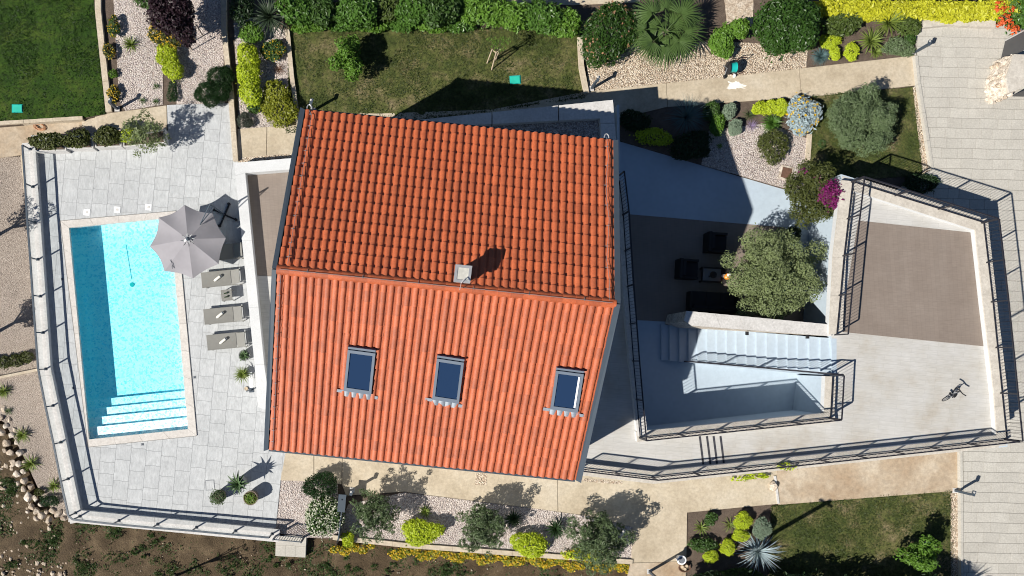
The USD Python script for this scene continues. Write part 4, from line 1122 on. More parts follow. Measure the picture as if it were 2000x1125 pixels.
shrub('lime_hedge', 'tall lime hedge beside the pale stone wall', 'hedge', 487, 150, 25, 26, 1.0, 'leaf_lime', 1500, 0.08, 0.045, lobes=[(-2, -38, 1.0), (-3, -2, 1.0), (4, 34, 1.0)], shell=(0.68, 1.03), rough=0.14)
shrub('dark_shrub', 'dark evergreen shrub at top edge beside pale wall', 'shrub', 470, 10, 26, 34, 1.3, 'leaf_dark', 800, 0.11, 0.05)
shrub('lime_shrub', 'fresh lime shrub left of the large spiky dracaena', 'shrub', 493, 64, 24, 22, 0.7, 'leaf_fresh', 1000, 0.10, 0.055, seed=6)
spiky('dracaena', 'large dark spiky dracaena at corner of the lawn', 'dracaena', 527, 36, 44, 'leaf_dracaena', n=90, w=0.065, bend=0.9, trunk=0.5, low=-0.15, high=1.35)
shrub('flowering_shrub', 'green and yellow shrub below the spiky dracaena', 'shrub', 533, 97, 26, 21, 0.6, 'leaf_green', 1000, 0.09, 0.05, flowers=('petal_yellow', 60, 0.06), seed=8)
spiky('red_grass', 'small reddish grass tuft on gravel beside cream kerb', 'grass tuft', 546, 138, 15, 'leaf_rust', n=40, w=0.02, bend=0.9, low=0.0, high=1.2)
shrub('golden_shrub', 'large golden orange shrub at lower end of gravel', 'shrub', 542, 203, 37, 42, 0.8, 'leaf_gold', 900, 0.11, 0.05, lobes=[(-2, -22, 0.75), (4, 12, 0.95)], rough=0.25)
shrub('leafy_shrub', 'small green shrub at bottom of the lime hedge', 'shrub', 497, 210, 13, 13, 0.5, 'leaf_green', 1100, 0.09, 0.05)
shrub('lavender', 'round grey lavender beside beige path and low wall', 'shrub', 478, 235, 17, 15, 0.45, 'leaf_lavender', 1600, 0.11, 0.02, shell=(0.7, 1.05), up=0.1)
# big lawn
tree('lemon_tree', 'bushy lemon tree standing alone on the large lawn', 681, 112, 33, 1.0, 'leaf_fresh', base=(690, 122), dens=520, L=0.15, w=0.075, rz=0.75, nclump=26, clump=0.36, seed=4, trunk_r=0.04)
sp = tree('sapling', 'thin yellowish sapling held by two wooden stakes', 975, 83, 19, 1.75, 'leaf_fresh', base=(967, 118), dens=260, L=0.10, w=0.04, rz=0.4, nclump=14, clump=0.3, seed=5, trunk_r=0.02)
for (a, b) in (((951, 124), (961, 97)), ((960, 137), (969, 103)), ((968, 116), (977, 96))):
    add('stake', MB().tube([P(*a, 0.0), P(b[0], b[1], 1.25)], 0.032, 6).mesh(), 'stake_wood', sp)
add('stake_tie', MB().bar(P(961, 97, 1.15), P(969, 103, 1.15), 0.03, 0.06).bar(P(969, 103, 1.15), P(977, 97, 1.15), 0.03, 0.06).mesh(), 'stake_wood', sp)
# hedge along the top
hl = [(585, 16, 'leaf_hedge', 'hedge bush at left end beside the dracaena'), (640, 20, 'leaf_green', 'second hedge bush from left along lawn top'), (698, 16, 'leaf_hedge', 'third hedge bush from left along lawn top'),
      (755, 14, 'leaf_red', 'hedge bush with red young leaves above lawn'), (812, 20, 'leaf_hedge', 'glossy hedge bush right of the red-tipped one'), (868, 20, 'leaf_green', 'hedge bush midway along the lawn top edge'),
      (935, 16, 'leaf_fresh', 'bright long-leaved hedge bush along the lawn top'), (1000, 32, 'leaf_fresh', 'hedge bush behind the staked sapling'), (1060, 38, 'leaf_hedge', 'hedge bush second from right along the lawn'),
      (1112, 42, 'leaf_fresh', 'rightmost hedge bush beside the pink-budded shrub')]
for k, (x, y, m_, lab) in enumerate(hl):
    rq = np.random.default_rng(300 + k)
    shrub('hedge_bush', lab, 'hedge', x, y + 2, 36, 30, 1.5 + rq.uniform(-0.25, 0.35), m_, 700, 0.15, 0.08, seed=20 + k, rough=0.35, stems=3, lobes=[(rq.uniform(-22, 22), rq.uniform(-14, 10 if x < 950 else 4), rq.uniform(0.6, 0.95)) for _ in range(4)])
for k, x in enumerate((600, 665, 725, 785, 842, 900)):
    shrub('hedge_skirt', ('leftmost', 'second from left', 'third from left', 'fourth from left', 'fifth from left', 'rightmost')[k] + ' low ivy clump at foot of the hedge', 'shrub', x, 50, 33, 14, 0.6, 'leaf_hedge' if k % 2 else 'leaf_fresh', 800, 0.13, 0.08, seed=60 + k, stems=2)
shrub('oleander', 'large dark oleander with pinkish buds beside fan palm', 'shrub', 1186, 70, 55, 66, 1.9, 'leaf_bay', 620, 0.19, 0.055, seed=41, rough=0.28, flowers=('petal_pink', 10, 0.12))
shrub('lime_shrub', 'glossy lime shrub between fan palm and big evergreen', 'shrub', 1408, 82, 25, 32, 0.9, 'leaf_fresh', 800, 0.13, 0.075, seed=42)
shrub('lime_shrub', 'small lime shrub tucked behind glossy lime shrub', 'shrub', 1443, 56, 22, 20, 0.9, 'leaf_fresh', 800, 0.12, 0.07, seed=43)
shrub('evergreen_shrub', 'huge rounded dark evergreen shrub above the hose reel', 'shrub', 1530, 48, 67, 62, 2.2, 'leaf_bay', 1000, 0.11, 0.065, seed=44, shell=(0.66, 1.02), rough=0.1, stems=6)
shrub('photinia', 'red and green shrub right of the big evergreen', 'shrub', 1645, 46, 40, 27, 0.9, 'leaf_red', 760, 0.13, 0.06, seed=45)
shrub('photinia', 'red-leaved shrub in corner under the yellow hedge', 'shrub', 1772, 50, 26, 22, 0.8, 'leaf_red', 760, 0.12, 0.06, seed=46)
for k, (x, y, rx, ry, lab) in enumerate(((1619, 81, 22, 15, 'flattened lime cushion beside red and green shrub'), (1630, 104, 12, 13, 'small lime cushion beside the blue grass'), (1662, 101, 16, 17, 'round lime ball shrub at edge of upper path'))):
    shrub('lime_cushion', lab, 'shrub', x, y, rx, ry, 0.5, 'leaf_lime', 1700, 0.075, 0.04, seed=50 + k, shell=(0.72, 1.02), rough=0.1, stems=0)
spiky('blue_fescue', 'blue-grey grass clump beside the upper path', 'grass clump', 1600, 112, 21, 'leaf_blue', n=150, w=0.022, bend=1.3, low=0.0, high=1.4)
spiky('yucca', 'yellow-green yucca under the yellow hedge', 'yucca', 1733, 46, 31, 'leaf_yucca', n=70, w=0.07, bend=0.5, trunk=0.3, low=-0.1, high=1.3, seed=3)
spiky('yucca', 'yellow-green yucca lower of two beside lime ball', 'yucca', 1698, 82, 27, 'leaf_yucca', n=56, w=0.07, bend=0.6, trunk=0.2, low=-0.1, high=1.3, seed=4)
spiky('yucca', 'small low yucca between lime ball and rosemary', 'yucca', 1709, 103, 16, 'leaf_yucca', n=30, w=0.06, bend=0.7, low=0.0, high=1.2, seed=5)
shrub('rosemary', 'grey green mound at corner of path and driveway', 'shrub', 1756, 93, 31, 19, 0.5, 'leaf_olive_grey', 1300, 0.09, 0.035, seed=54, stems=0)
shrub('leafy_shrub', 'small green bush beside lamp at top of driveway', 'shrub', 1777, 78, 13, 13, 0.5, 'leaf_green', 1200, 0.08, 0.05, seed=55)
shrub('yellow_hedge', 'long bright yellow hedge along top edge of driveway', 'hedge', 1780, 20, 36, 21, 0.9, 'leaf_yellow', 900, 0.15, 0.095, lobes=[(d, -1 + (d % 3), 1.0) for d in range(-160, 171, 33)], seed=56, rough=0.18)
shrub('orange_flower_shrub', 'dark shrub with orange flowers beside entrance pillar', 'shrub', 1984, 18, 38, 46, 1.0, 'leaf_hedge', 700, 0.13, 0.07, seed=57)
tf = thing('orange_trumpet_vine', 'orange trumpet flowers hanging over left side of dark shrub', 'flowers', P(1955, 30, 0.8))
r_ = np.random.default_rng(5)
mbf = [(P(x, y, 1.0), np.array([a, a, 0.15])) for x, y, a in ((1955, 12, 0.25), (1962, 36, 0.24), (1970, 48, 0.22), (1982, 58, 0.2), (1976, 18, 0.14), (1953, 48, 0.13))]
V, Fc = crown_leaves(mbf, r_, 170, 0.14, 0.11, up=0.8, shell=(0.2, 1.1), rough=0.5, seed=3)
tag(add('flowers', (V, Fc), 'petal_orange', tf), kind='stuff')
add('stem', MB().tube([P(1990, 40, 0.2), P(1975, 40, 0.9), P(1955, 30, 0.95)], 0.015, 5).mesh(), 'bark', tf)
# fan palm
fp = thing('fan_palm', 'large fan palm with broad folded fronds beside gravel', 'palm', P(1298, 66))
pr = np.random.default_rng(11)
fronds = [(1262, 6, 40, 100), (1345, 10, 44, 62), (1300, -6, 46, 85), (1240, 55, 46, 180), (1262, 92, 44, 235), (1300, 104, 44, 272), (1338, 92, 44, 315), (1355, 62, 46, 350), (1322, 40, 34, 45), (1275, 45, 34, 140), (1372, 30, 34, 20), (1318, 80, 40, 295), (1225, 22, 34, 150), (1292, 52, 26, 120), (1312, 56, 26, 30), (1296, 74, 26, 250), (1310, 72, 24, 320)]
pc = P(1300, 62, 1.2)
add('trunk', MB().tube([P(1298, 66, 0), P(1299, 64, 0.6), pc], [0.2, 0.17, 0.13], 10).mesh(), 'bark', fp)
for k, (fx, fy, R0, ang) in enumerate(fronds):
    hub = P(fx + (1300 - fx) * 0.35, fy + (62 - fy) * 0.35, 1.55 - 0.04 * k)
    tipd = P(fx, fy, 1.45) - pc; az = math.atan2(tipd[1], tipd[0])
    n = 34
    al = az + np.linspace(-1.75, 1.75, n) + pr.normal(0, 0.02, n)
    lift = pr.uniform(-0.1, 0.25) - 0.35 * np.abs(np.linspace(-1, 1, n))
    d = np.stack([np.cos(al), np.sin(al), lift + 0.1 * (np.arange(n) % 2)], 1)
    Ls = R0 * scale_at(1.4) * (1.05 - 0.25 * np.abs(np.linspace(-1, 1, n))) * 1.05
    fr = add('frond', blades(np.tile(hub, (n, 1)) + unit(d) * 0.06, d, Ls, 0.075, 0.55, 4), 'leaf_palm', fp)
    add('stalk', MB().tube([pc, (pc + hub) / 2 + [0, 0, 0.08], hub], [0.024, 0.02, 0.014], 6).mesh(), 'leaf_palm', fr)
# beds north of the courtyard
spiky('pampas_grass', 'dark feathery grass in house shade beside upper path', 'grass clump', 1338, 232, 46, 'leaf_blue', n=170, w=0.022, bend=1.0, low=-0.05, high=1.35, seed=6)
shrub('shade_shrub', 'yellowish low shrub lying in the house shade', 'shrub', 1277, 268, 40, 18, 0.5, 'leaf_lime', 1000, 0.09, 0.045, seed=70)
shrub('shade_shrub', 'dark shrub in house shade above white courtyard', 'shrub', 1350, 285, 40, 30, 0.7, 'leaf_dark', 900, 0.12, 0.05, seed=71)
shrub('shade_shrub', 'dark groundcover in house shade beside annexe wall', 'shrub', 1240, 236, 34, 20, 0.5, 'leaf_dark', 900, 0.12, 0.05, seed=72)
shrub('leafy_shrub', 'bright green shrub at edge of shade near path', 'shrub', 1388, 216, 18, 20, 0.6, 'leaf_green', 1200, 0.10, 0.05, seed=73)
shrub('leafy_shrub', 'yellowish green oval shrub beside two grey balls', 'shrub', 1401, 243, 16, 25, 0.6, 'leaf_fresh', 1400, 0.08, 0.045, seed=74, shell=(0.7, 1.03))
shrub('grey_ball', 'upper of two round grey santolina balls', 'shrub', 1424, 218, 15, 16, 0.5, 'leaf_sage', 2200, 0.07, 0.03, seed=75, shell=(0.8, 1.02), rough=0.06, stems=0)
shrub('grey_ball', 'lower of two round grey santolina balls', 'shrub', 1436, 248, 16, 16, 0.5, 'leaf_sage', 2200, 0.07, 0.03, seed=76, shell=(0.8, 1.02), rough=0.06, stems=0)
shrub('lime_hedge', 'short lime yellow hedge along the upper path', 'hedge', 1504, 211, 20, 15, 0.5, 'leaf_lime', 1600, 0.08, 0.045, lobes=[(-18, 0, 1.0), (0, 0, 1.0), (20, -1, 1.0)], seed=77, shell=(0.7, 1.02), rough=0.1, stems=0)
spiky('agapanthus', 'glossy green strap-leaved clump below the lime hedge', 'plant', 1505, 242, 24, 'leaf_hedge', n=90, w=0.05, bend=1.3, low=0.0, high=1.3, seed=8)
spiky('lavender_tuft', 'small violet flowering tuft beside lower grey ball', 'plant', 1466, 248, 14, 'petal_violet', n=40, w=0.022, bend=0.7, low=0.0, high=1.3, seed=9)
spiky('grass_tuft', 'brownish grass tuft between grey ball and agapanthus', 'plant', 1462, 226, 16, 'leaf_weed', n=40, w=0.02, bend=0.9, low=0.0, high=1.3, seed=10)
shrub('silver_shrub', 'silvery leaved shrub with yellow flowers at lawn corner', 'shrub', 1567, 228, 31, 42, 0.8, 'leaf_silver', 700, 0.15, 0.07, seed=78, rough=0.3, flowers=('petal_yellow', 16, 0.14))
shrub('bronze_shrub', 'olive bronze shrub on gravel above courtyard', 'shrub', 1510, 288, 33, 36, 0.7, 'leaf_bronze', 650, 0.10, 0.045, seed=79, rough=0.35)
spiky('grass_tuft', 'small pale weed tuft growing at edge of shade on gravel', 'plant', 1404, 286, 7, 'leaf_fresh', n=20, w=0.03, bend=0.9, seed=12)
tree('round_olive_bush', 'dense rounded olive bush on the small eastern lawn', 1682, 236, 57, 1.0, 'leaf_olive_grey', dens=900, L=0.13, w=0.04, ry=55, rz=0.95, nclump=80, clump=0.26, seed=7, trunk_r=0.07)
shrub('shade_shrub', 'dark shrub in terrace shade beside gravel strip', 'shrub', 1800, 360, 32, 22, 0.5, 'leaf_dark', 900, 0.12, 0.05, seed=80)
shrub('grass_clump', 'faint green clump on lawn beside silver shrub', 'plant', 1606, 281, 9, 10, 0.15, 'leaf_weed', 900, 0.10, 0.03, seed=81, stems=0)
# courtyard plants
bg = tree('bougainvillea', 'bougainvillea with magenta patch leaning on terrace wall', 1583, 380, 50, 1.7, 'leaf_bronze', z0=COURT, base=(1549, 449), dens=520, L=0.11, w=0.065, ry=58, rz=0.75, nclump=54, clump=0.30, seed=9, trunk_r=0.05,
          flowers=('petal_magenta', 0.10, [(1622, 374, 20, 700), (1628, 392, 15, 600), (1610, 388, 12, 300), (1597, 350, 9, 120), (1570, 335, 9, 80)]))
shrub('planter_shrub', 'bluish dark shrub at foot of the bougainvillea', 'shrub', 1548, 458, 15, 20, 0.9, 'leaf_dark', 1000, 0.10, 0.05, z0=COURT, seed=82)
tree('olive_tree', 'large olive tree shading the courtyard lounge corner', 1512, 540, 86, 1.55, 'leaf_olive', z0=COURT, base=(1530, 556), dens=640, L=0.12, w=0.045, ry=84, rz=1.25, nclump=120, clump=0.22, seed=10, trunk_r=0.13)
# south beds
shrub('rosemary', 'dark needle-leaved bush at top of south gravel bed', 'shrub', 628, 948, 36, 29, 1.0, 'leaf_mound', 1000, 0.15, 0.03, seed=83, up=0.1)
shrub('white_flower_shrub', 'green shrub covered in white flowers beside slate panel', 'shrub', 630, 1007, 38, 46, 1.1, 'leaf_green', 900, 0.11, 0.06, seed=84, flowers=('petal_white', 130, 0.085))
for k, (x, y, rr, lab) in enumerate(((730, 1003, 47, 'leftmost grey olive tree in the south bed'), (942, 1032, 48, 'middle grey olive tree in the south bed'), (1168, 1052, 58, 'rightmost and largest grey olive tree in south bed'))):
    tree('young_olive', lab, x, y, rr, 1.25, 'leaf_olive_grey', base=(x - 4, y - 14), dens=330, L=0.19, w=0.045, rz=1.0, nclump=105, clump=0.17, seed=12 + k, trunk_r=0.06)
for k, (x, y, rx, lab) in enumerate(((824, 1040, 41, 'clipped lime shrub with spiky plant above it'), (1036, 1062, 39, 'clipped lime shrub between middle and rightmost olive'))):
    shrub('lime_shrub', lab, 'shrub', x, y, rx, 25, 0.8, 'leaf_lime', 1500, 0.085, 0.05, seed=86 + k, shell=(0.66, 1.02), rough=0.12)
shrub('leafy_shrub', 'small yellow-green bush beside leftmost south olive', 'shrub', 681, 1054, 14, 15, 0.6, 'leaf_lime', 1100, 0.09, 0.05, seed=89)
spiky('cycad', 'small spiky plant peeking above left lime shrub', 'cycad', 830, 998, 14, 'leaf_yucca', n=26, w=0.07, bend=0.7, low=0.1, high=1.2, seed=13)
spiky('cycad', 'dark cycad rosette alone on south gravel', 'cycad', 1085, 1032, 23, 'leaf_dark', n=44, w=0.08, bend=0.7, trunk=0.2, low=0.05, high=1.2, seed=14)
spiky('cycad', 'dark cycad rosette beside middle south olive', 'cycad', 1002, 1013, 20, 'leaf_dark', n=40, w=0.07, bend=0.7, trunk=0.2, low=0.05, high=1.2, seed=15)
gcl = [(d, (d - 0) * 0.072 + 6 * math.sin(d * 0.11), 0.8 + 0.25 * math.sin(d * 0.37)) for d in range(-215, 250, 17)]
shrub('yellow_groundcover', 'long trailing band of yellow flowers along south wall', 'groundcover', 990, 1092, 15, 10, 0.30, 'leaf_gold', 520, 0.11, 0.07, z0=-0.35, lobes=gcl, seed=90, stems=0, rough=0.4, flowers=('petal_yellow', 170, 0.08))
shrub('yellow_groundcover', 'short patch of yellow flowers beside white flower shrub', 'groundcover', 690, 1071, 13, 9, 0.30, 'leaf_gold', 520, 0.11, 0.07, z0=-0.35, lobes=[(-34, 2, 0.9), (-18, 5, 1.0), (0, -2, 1.1), (16, 2, 1.0), (34, -4, 0.7)], seed=91, stems=0, rough=0.4, flowers=('petal_yellow', 150, 0.08))
shrub('yellow_groundcover', 'green and yellow flowering clump under rightmost olive', 'groundcover', 1140, 1082, 46, 13, 0.45, 'leaf_lime', 600, 0.10, 0.06, seed=92, stems=0, rough=0.4, flowers=('petal_yellow', 70, 0.08))
shrub('leafy_trail', 'trailing leaves over lower edge of terrace wall', 'plant', 1470, 930, 34, 6, 0.3, 'leaf_lime', 260, 0.09, 0.06, z0=0.1, lobes=[(-26, 5, 0.7), (-8, 4, 0.5), (6, -4, 0.7), (24, 1, 0.5)], seed=93, stems=2, rough=0.5)
shrub('leafy_trail', 'sprig of climbing leaves on terrace parapet', 'plant', 1538, 912, 18, 9, 0.3, 'leaf_lime', 200, 0.08, 0.055, z0=2.45, seed=94, stems=2, rough=0.5)
# south-east bed
for k, (x, y, rx, ry, lab) in enumerate(((1451, 1018, 18, 19, 'topmost of four golden lime balls'), (1446, 1046, 17, 13, 'second golden lime ball directly below topmost'), (1422, 1070, 17, 16, 'third golden lime ball left of blue agave'), (1388, 1088, 16, 14, 'lowest golden lime ball near the white drum'))):
    shrub('golden_ball', lab, 'shrub', x, y, rx, ry, 0.55, 'leaf_lime', 1800, 0.075, 0.035, seed=95 + k, shell=(0.78, 1.02), rough=0.08, stems=0)
shrub('grey_shrub', 'upright grey santolina beside golden lime balls', 'shrub', 1488, 1030, 17, 24, 0.7, 'leaf_sage', 2000, 0.08, 0.03, seed=99, shell=(0.75, 1.02), rough=0.1, stems=0)
spiky('blue_agave', 'large blue-grey spiky plant at corner of lawn', 'agave', 1478, 1076, 47, 'leaf_silver', n=80, w=0.055, bend=0.9, low=-0.05, high=1.25, seed=16)
spiky('yucca', 'small yucca at left of south-east bed', 'yucca', 1368, 1030, 18, 'leaf_yucca', n=24, w=0.05, bend=0.9, low=0.0, high=1.1, seed=17)
spiky('yucca', 'thin-leaved pale yucca touching topmost golden ball', 'yucca', 1424, 1024, 19, 'leaf_yucca', n=18, w=0.04, bend=0.9, low=0.0, high=1.0, seed=18)
shrub('leafy_shrub', 'bright green low shrub in south-east bed', 'shrub', 1372, 1062, 27, 15, 0.45, 'leaf_green', 1000, 0.09, 0.05, seed=101)
shrub('leafy_shrub', 'small green shrub beside the left yucca', 'shrub', 1388, 1014, 13, 14, 0.4, 'leaf_green', 900, 0.09, 0.05, seed=102)
tree('young_tree', 'young leafy tree beside teal cover on south lawn', 1798, 1086, 30, 1.0, 'leaf_fresh', base=(1786, 1080), dens=420, L=0.16, w=0.075, rz=0.8, nclump=24, clump=0.36, seed=19, trunk_r=0.03)
hg = [(1390, 1166, 70), (1480, 1170, 74), (1570, 1165, 70), (1660, 1168, 72), (1745, 1166, 66), (1825, 1168, 62)]
for k, (x, y, rx) in enumerate(hg):
    shrub('boundary_hedge', ('leftmost', 'second from left', 'third from left', 'third from right', 'second from right', 'rightmost')[k] + ' dark hedge bush along bottom edge of lawn', 'hedge', x, y, rx * 0.85, 48, 1.9, 'leaf_dark', 520, 0.16, 0.07, seed=110 + k, rough=0.35, stems=3, group=None)
shrub('boundary_hedge', 'low green bush at bottom edge below golden balls', 'hedge', 1440, 1124, 60, 13, 0.5, 'leaf_green', 900, 0.10, 0.05, seed=118, stems=0)
spiky('palm_plant', 'spiky palm at bottom edge beside driveway kerb', 'palm', 1872, 1166, 44, 'leaf_dark', n=60, w=0.08, bend=0.8, trunk=0.9, low=-0.1, high=1.2, seed=20)
# left gravel bed
LG = -0.42
for k, (x, y, rr, lab) in enumerate(((9, 764, 17, 'uppermost yucca on gravel outside pool wall'), (45, 849, 18, 'second yucca down the gravel outside pool wall'), (62, 905, 20, 'third yucca down the gravel outside pool wall'), (107, 948, 16, 'lowest yucca on gravel outside pool wall'))):
    spiky('yucca', lab, 'yucca', x, y, rr, 'leaf_yucca', n=36, w=0.055, bend=0.7, z0=LG, low=0.05, high=1.25, seed=30 + k)
spiky('grass_tuft', 'small dry grass tuft beside rock border at left edge', 'plant', 18, 803, 9, 'leaf_weed', n=24, w=0.03, bend=0.8, z0=LG, seed=34)
shrub('dark_cushion', 'dark green oval cushion plant near lowest yucca', 'shrub', 97, 978, 20, 12, 0.35, 'leaf_mound', 1700, 0.08, 0.025, z0=LG, seed=120, stems=0)
shrub('bronze_clump', 'small brown leafy clump beside dark cushion plant', 'shrub', 76, 962, 10, 8, 0.25, 'leaf_bronze', 1000, 0.08, 0.04, z0=LG, seed=121, stems=0)
shrub('bronze_hedge', 'low bronze hedge on gravel left of pool wall', 'hedge', 32, 706, 17, 14, 0.45, 'leaf_bronze', 800, 0.10, 0.05, z0=LG, lobes=[(-44, 4, 1.0), (-22, 2, 1.0), (0, 0, 1.0), (22, -8, 0.9)], seed=122, rough=0.35)
for k, (x, y, rr, lab) in enumerate(((-84, 455, 40, 'tree just beyond left edge shading upper gravel'), (-80, 655, 34, 'tree just beyond left edge shading lower gravel'))):
    tree('almond_tree', lab, x, y, rr, 1.9, 'leaf_dark', z0=LG, dens=380, L=0.11, w=0.05, rz=0.8, nclump=40, clump=0.3, seed=40 + k)
# rough plot
wd = [(60, 1068, 26), (24, 1100, 18), (105, 1050, 20), (250, 1095, 30), (225, 1045, 22), (300, 1052, 16), (430, 1103, 26), (465, 1098, 22), (548, 1098, 18), (690, 1110, 24), (640, 1112, 18), (330, 1110, 20), (15, 950, 20), (150, 1105, 20), (760, 1112, 18), (880, 1116, 16), (270, 1075, 18)]
wl = ['far-left bottom corner', 'left of bottom corner', 'under rock border end', 'where branchy shadow starts', 'below pool wall corner', 'below glass railing third post', 'left of the paired clumps', 'right of the paired clumps', 'beside the concrete slab', 'below yellow flower patch', 'left below yellow flower patch', 'near branchy shadow foot', 'on stony slope at left edge', 'on bare soil left of branchy shadow', 'below left end of yellow band', 'below middle of yellow band', 'between pool wall and branchy shadow']
for k, ((x, y, rr), lab) in enumerate(zip(wd, wl)):
    rw = np.random.default_rng(k)
    lobs = [(rw.normal(0, rr * 0.55), rw.normal(0, rr * 0.4), rw.uniform(0.35, 0.8)) for _ in range(4)]
    t = shrub('weed_clump', 'green weed clump ' + lab, 'weeds', x, y, rr * 0.75, rr * 0.6, 0.22, 'leaf_weed', 150, 0.17, 0.035, z0=-0.60, seed=130 + k, rough=0.6, stems=0, lobes=lobs, shell=(0.05, 1.15), up=0.5)
tree('bare_tree', 'branchy tree at bottom edge casting shadow on soil', 352, 1150, 24, 1.5, 'leaf_dark', z0=-0.62, base=(340, 1122), dens=160, L=0.10, w=0.04, rz=1.0, nclump=18, clump=0.2, seed=44, trunk_r=0.06)

# lawn blades and low weeds that nobody could count
def blades_on(name, label, pts, z, mat, per_m2, edge_m2, seed, hgt=0.07, wid=0.035, mask=None):
    r = np.random.default_rng(seed)
    g = poly(pts, z)
    x0, y0, x1, y1 = g.bounds
    x0, y0, x1, y1 = max(x0, -25), max(y0, -13), min(x1, 31), min(y1, 19)
    n = int((x1 - x0) * (y1 - y0) * per_m2)
    q = np.c_[r.uniform(x0, x1, n), r.uniform(y0, y1, n)]
    q = q[shapely.contains_xy(g, q[:, 0], q[:, 1])]
    e = g.exterior
    m = int(e.length * edge_m2)
    if m:
        t_ = shapely.line_interpolate_point(e, r.uniform(0, e.length, m))
        q2 = shapely.get_coordinates(t_) + r.normal(0, 0.035, (m, 2))
        q2 = q2[(q2[:, 0] > -25) & (q2[:, 0] < 31) & (q2[:, 1] > -13) & (q2[:, 1] < 19)]
        q = np.vstack([q, q2])
    if mask is not None:
        q = q[mask(q) > r.uniform(size=len(q))]
    c = np.c_[q, np.full(len(q), z + hgt * 0.35)]
    d = unit(r.normal(size=(len(q), 3)) * [1, 1, 0.35] + [0, 0, 0.45])
    V, Fc = leaf_quads(c, d, unit(r.normal(size=(len(q), 3)) * 0.5 + [0, 0, 1.0]), hgt * r.uniform(0.7, 1.5, len(q)), wid * r.uniform(0.7, 1.3, len(q)))
    return tag(add(name, (V, Fc), mat), label, 'grass' if 'grass' in name else 'weeds', kind='stuff')
pat = lambda q: 0.25 + 0.75 * (meshkit.fbm(np.c_[q * 0.9, q[:, 0] * 0], 3, 8) > 0.47)
blades_on('grass_blades', 'short dark green blades of the upper left lawn', [(-60, -60), (178, -60), (183, 0), (205, 222), (160, 230), (0, 242), (-60, 250)], 0.05, 'leaf_lawn_lush', 300, 60, 1, mask=pat)
blades_on('grass_blades', 'short olive green blades of the large lawn', [(560, 45), (1138, 60), (1142, 190), (960, 216), (790, 238), (560, 260), (565, 100)], 0.04, 'leaf_lawn', 260, 60, 2, mask=pat)
blades_on('grass_blades', 'short green blades of the small eastern lawn', [(1588, 188), (1785, 170), (1801, 342), (1660, 352), (1578, 345)], 0.04, 'leaf_lawn', 260, 60, 3, mask=pat)
blades_on('grass_blades', 'short green blades of the south lawn', [(1508, 988), (1856, 957), (1860, 1150), (1500, 1150)], 0.04, 'leaf_lawn', 260, 60, 4, mask=pat)
wm_ = lambda q: np.clip((meshkit.fbm(np.c_[q * 0.75, q[:, 0] * 0], 4, 17) - 0.50) * 7, 0.03, 1)
blades_on('low_weeds', 'low green weeds scattered over rough bare soil', [(-60, 860), (60, 960), (120, 1015), (150, 1012), (538, 1045), (650, 1062), (1200, 1105), (1236, 1160), (-60, 1160)], -0.60, 'leaf_weed', 210, 0, 5, hgt=0.14, wid=0.045, mask=wm_)
# ------------------------------------------------------------------ pool furniture
def local(origin, ang):
    ca, sa = math.cos(ang), math.sin(ang)
    def f(x, y, z=0.0):
        return np.array([origin[0] + x * ca - y * sa, origin[1] + x * sa + y * ca, origin[2] + z])
    return f

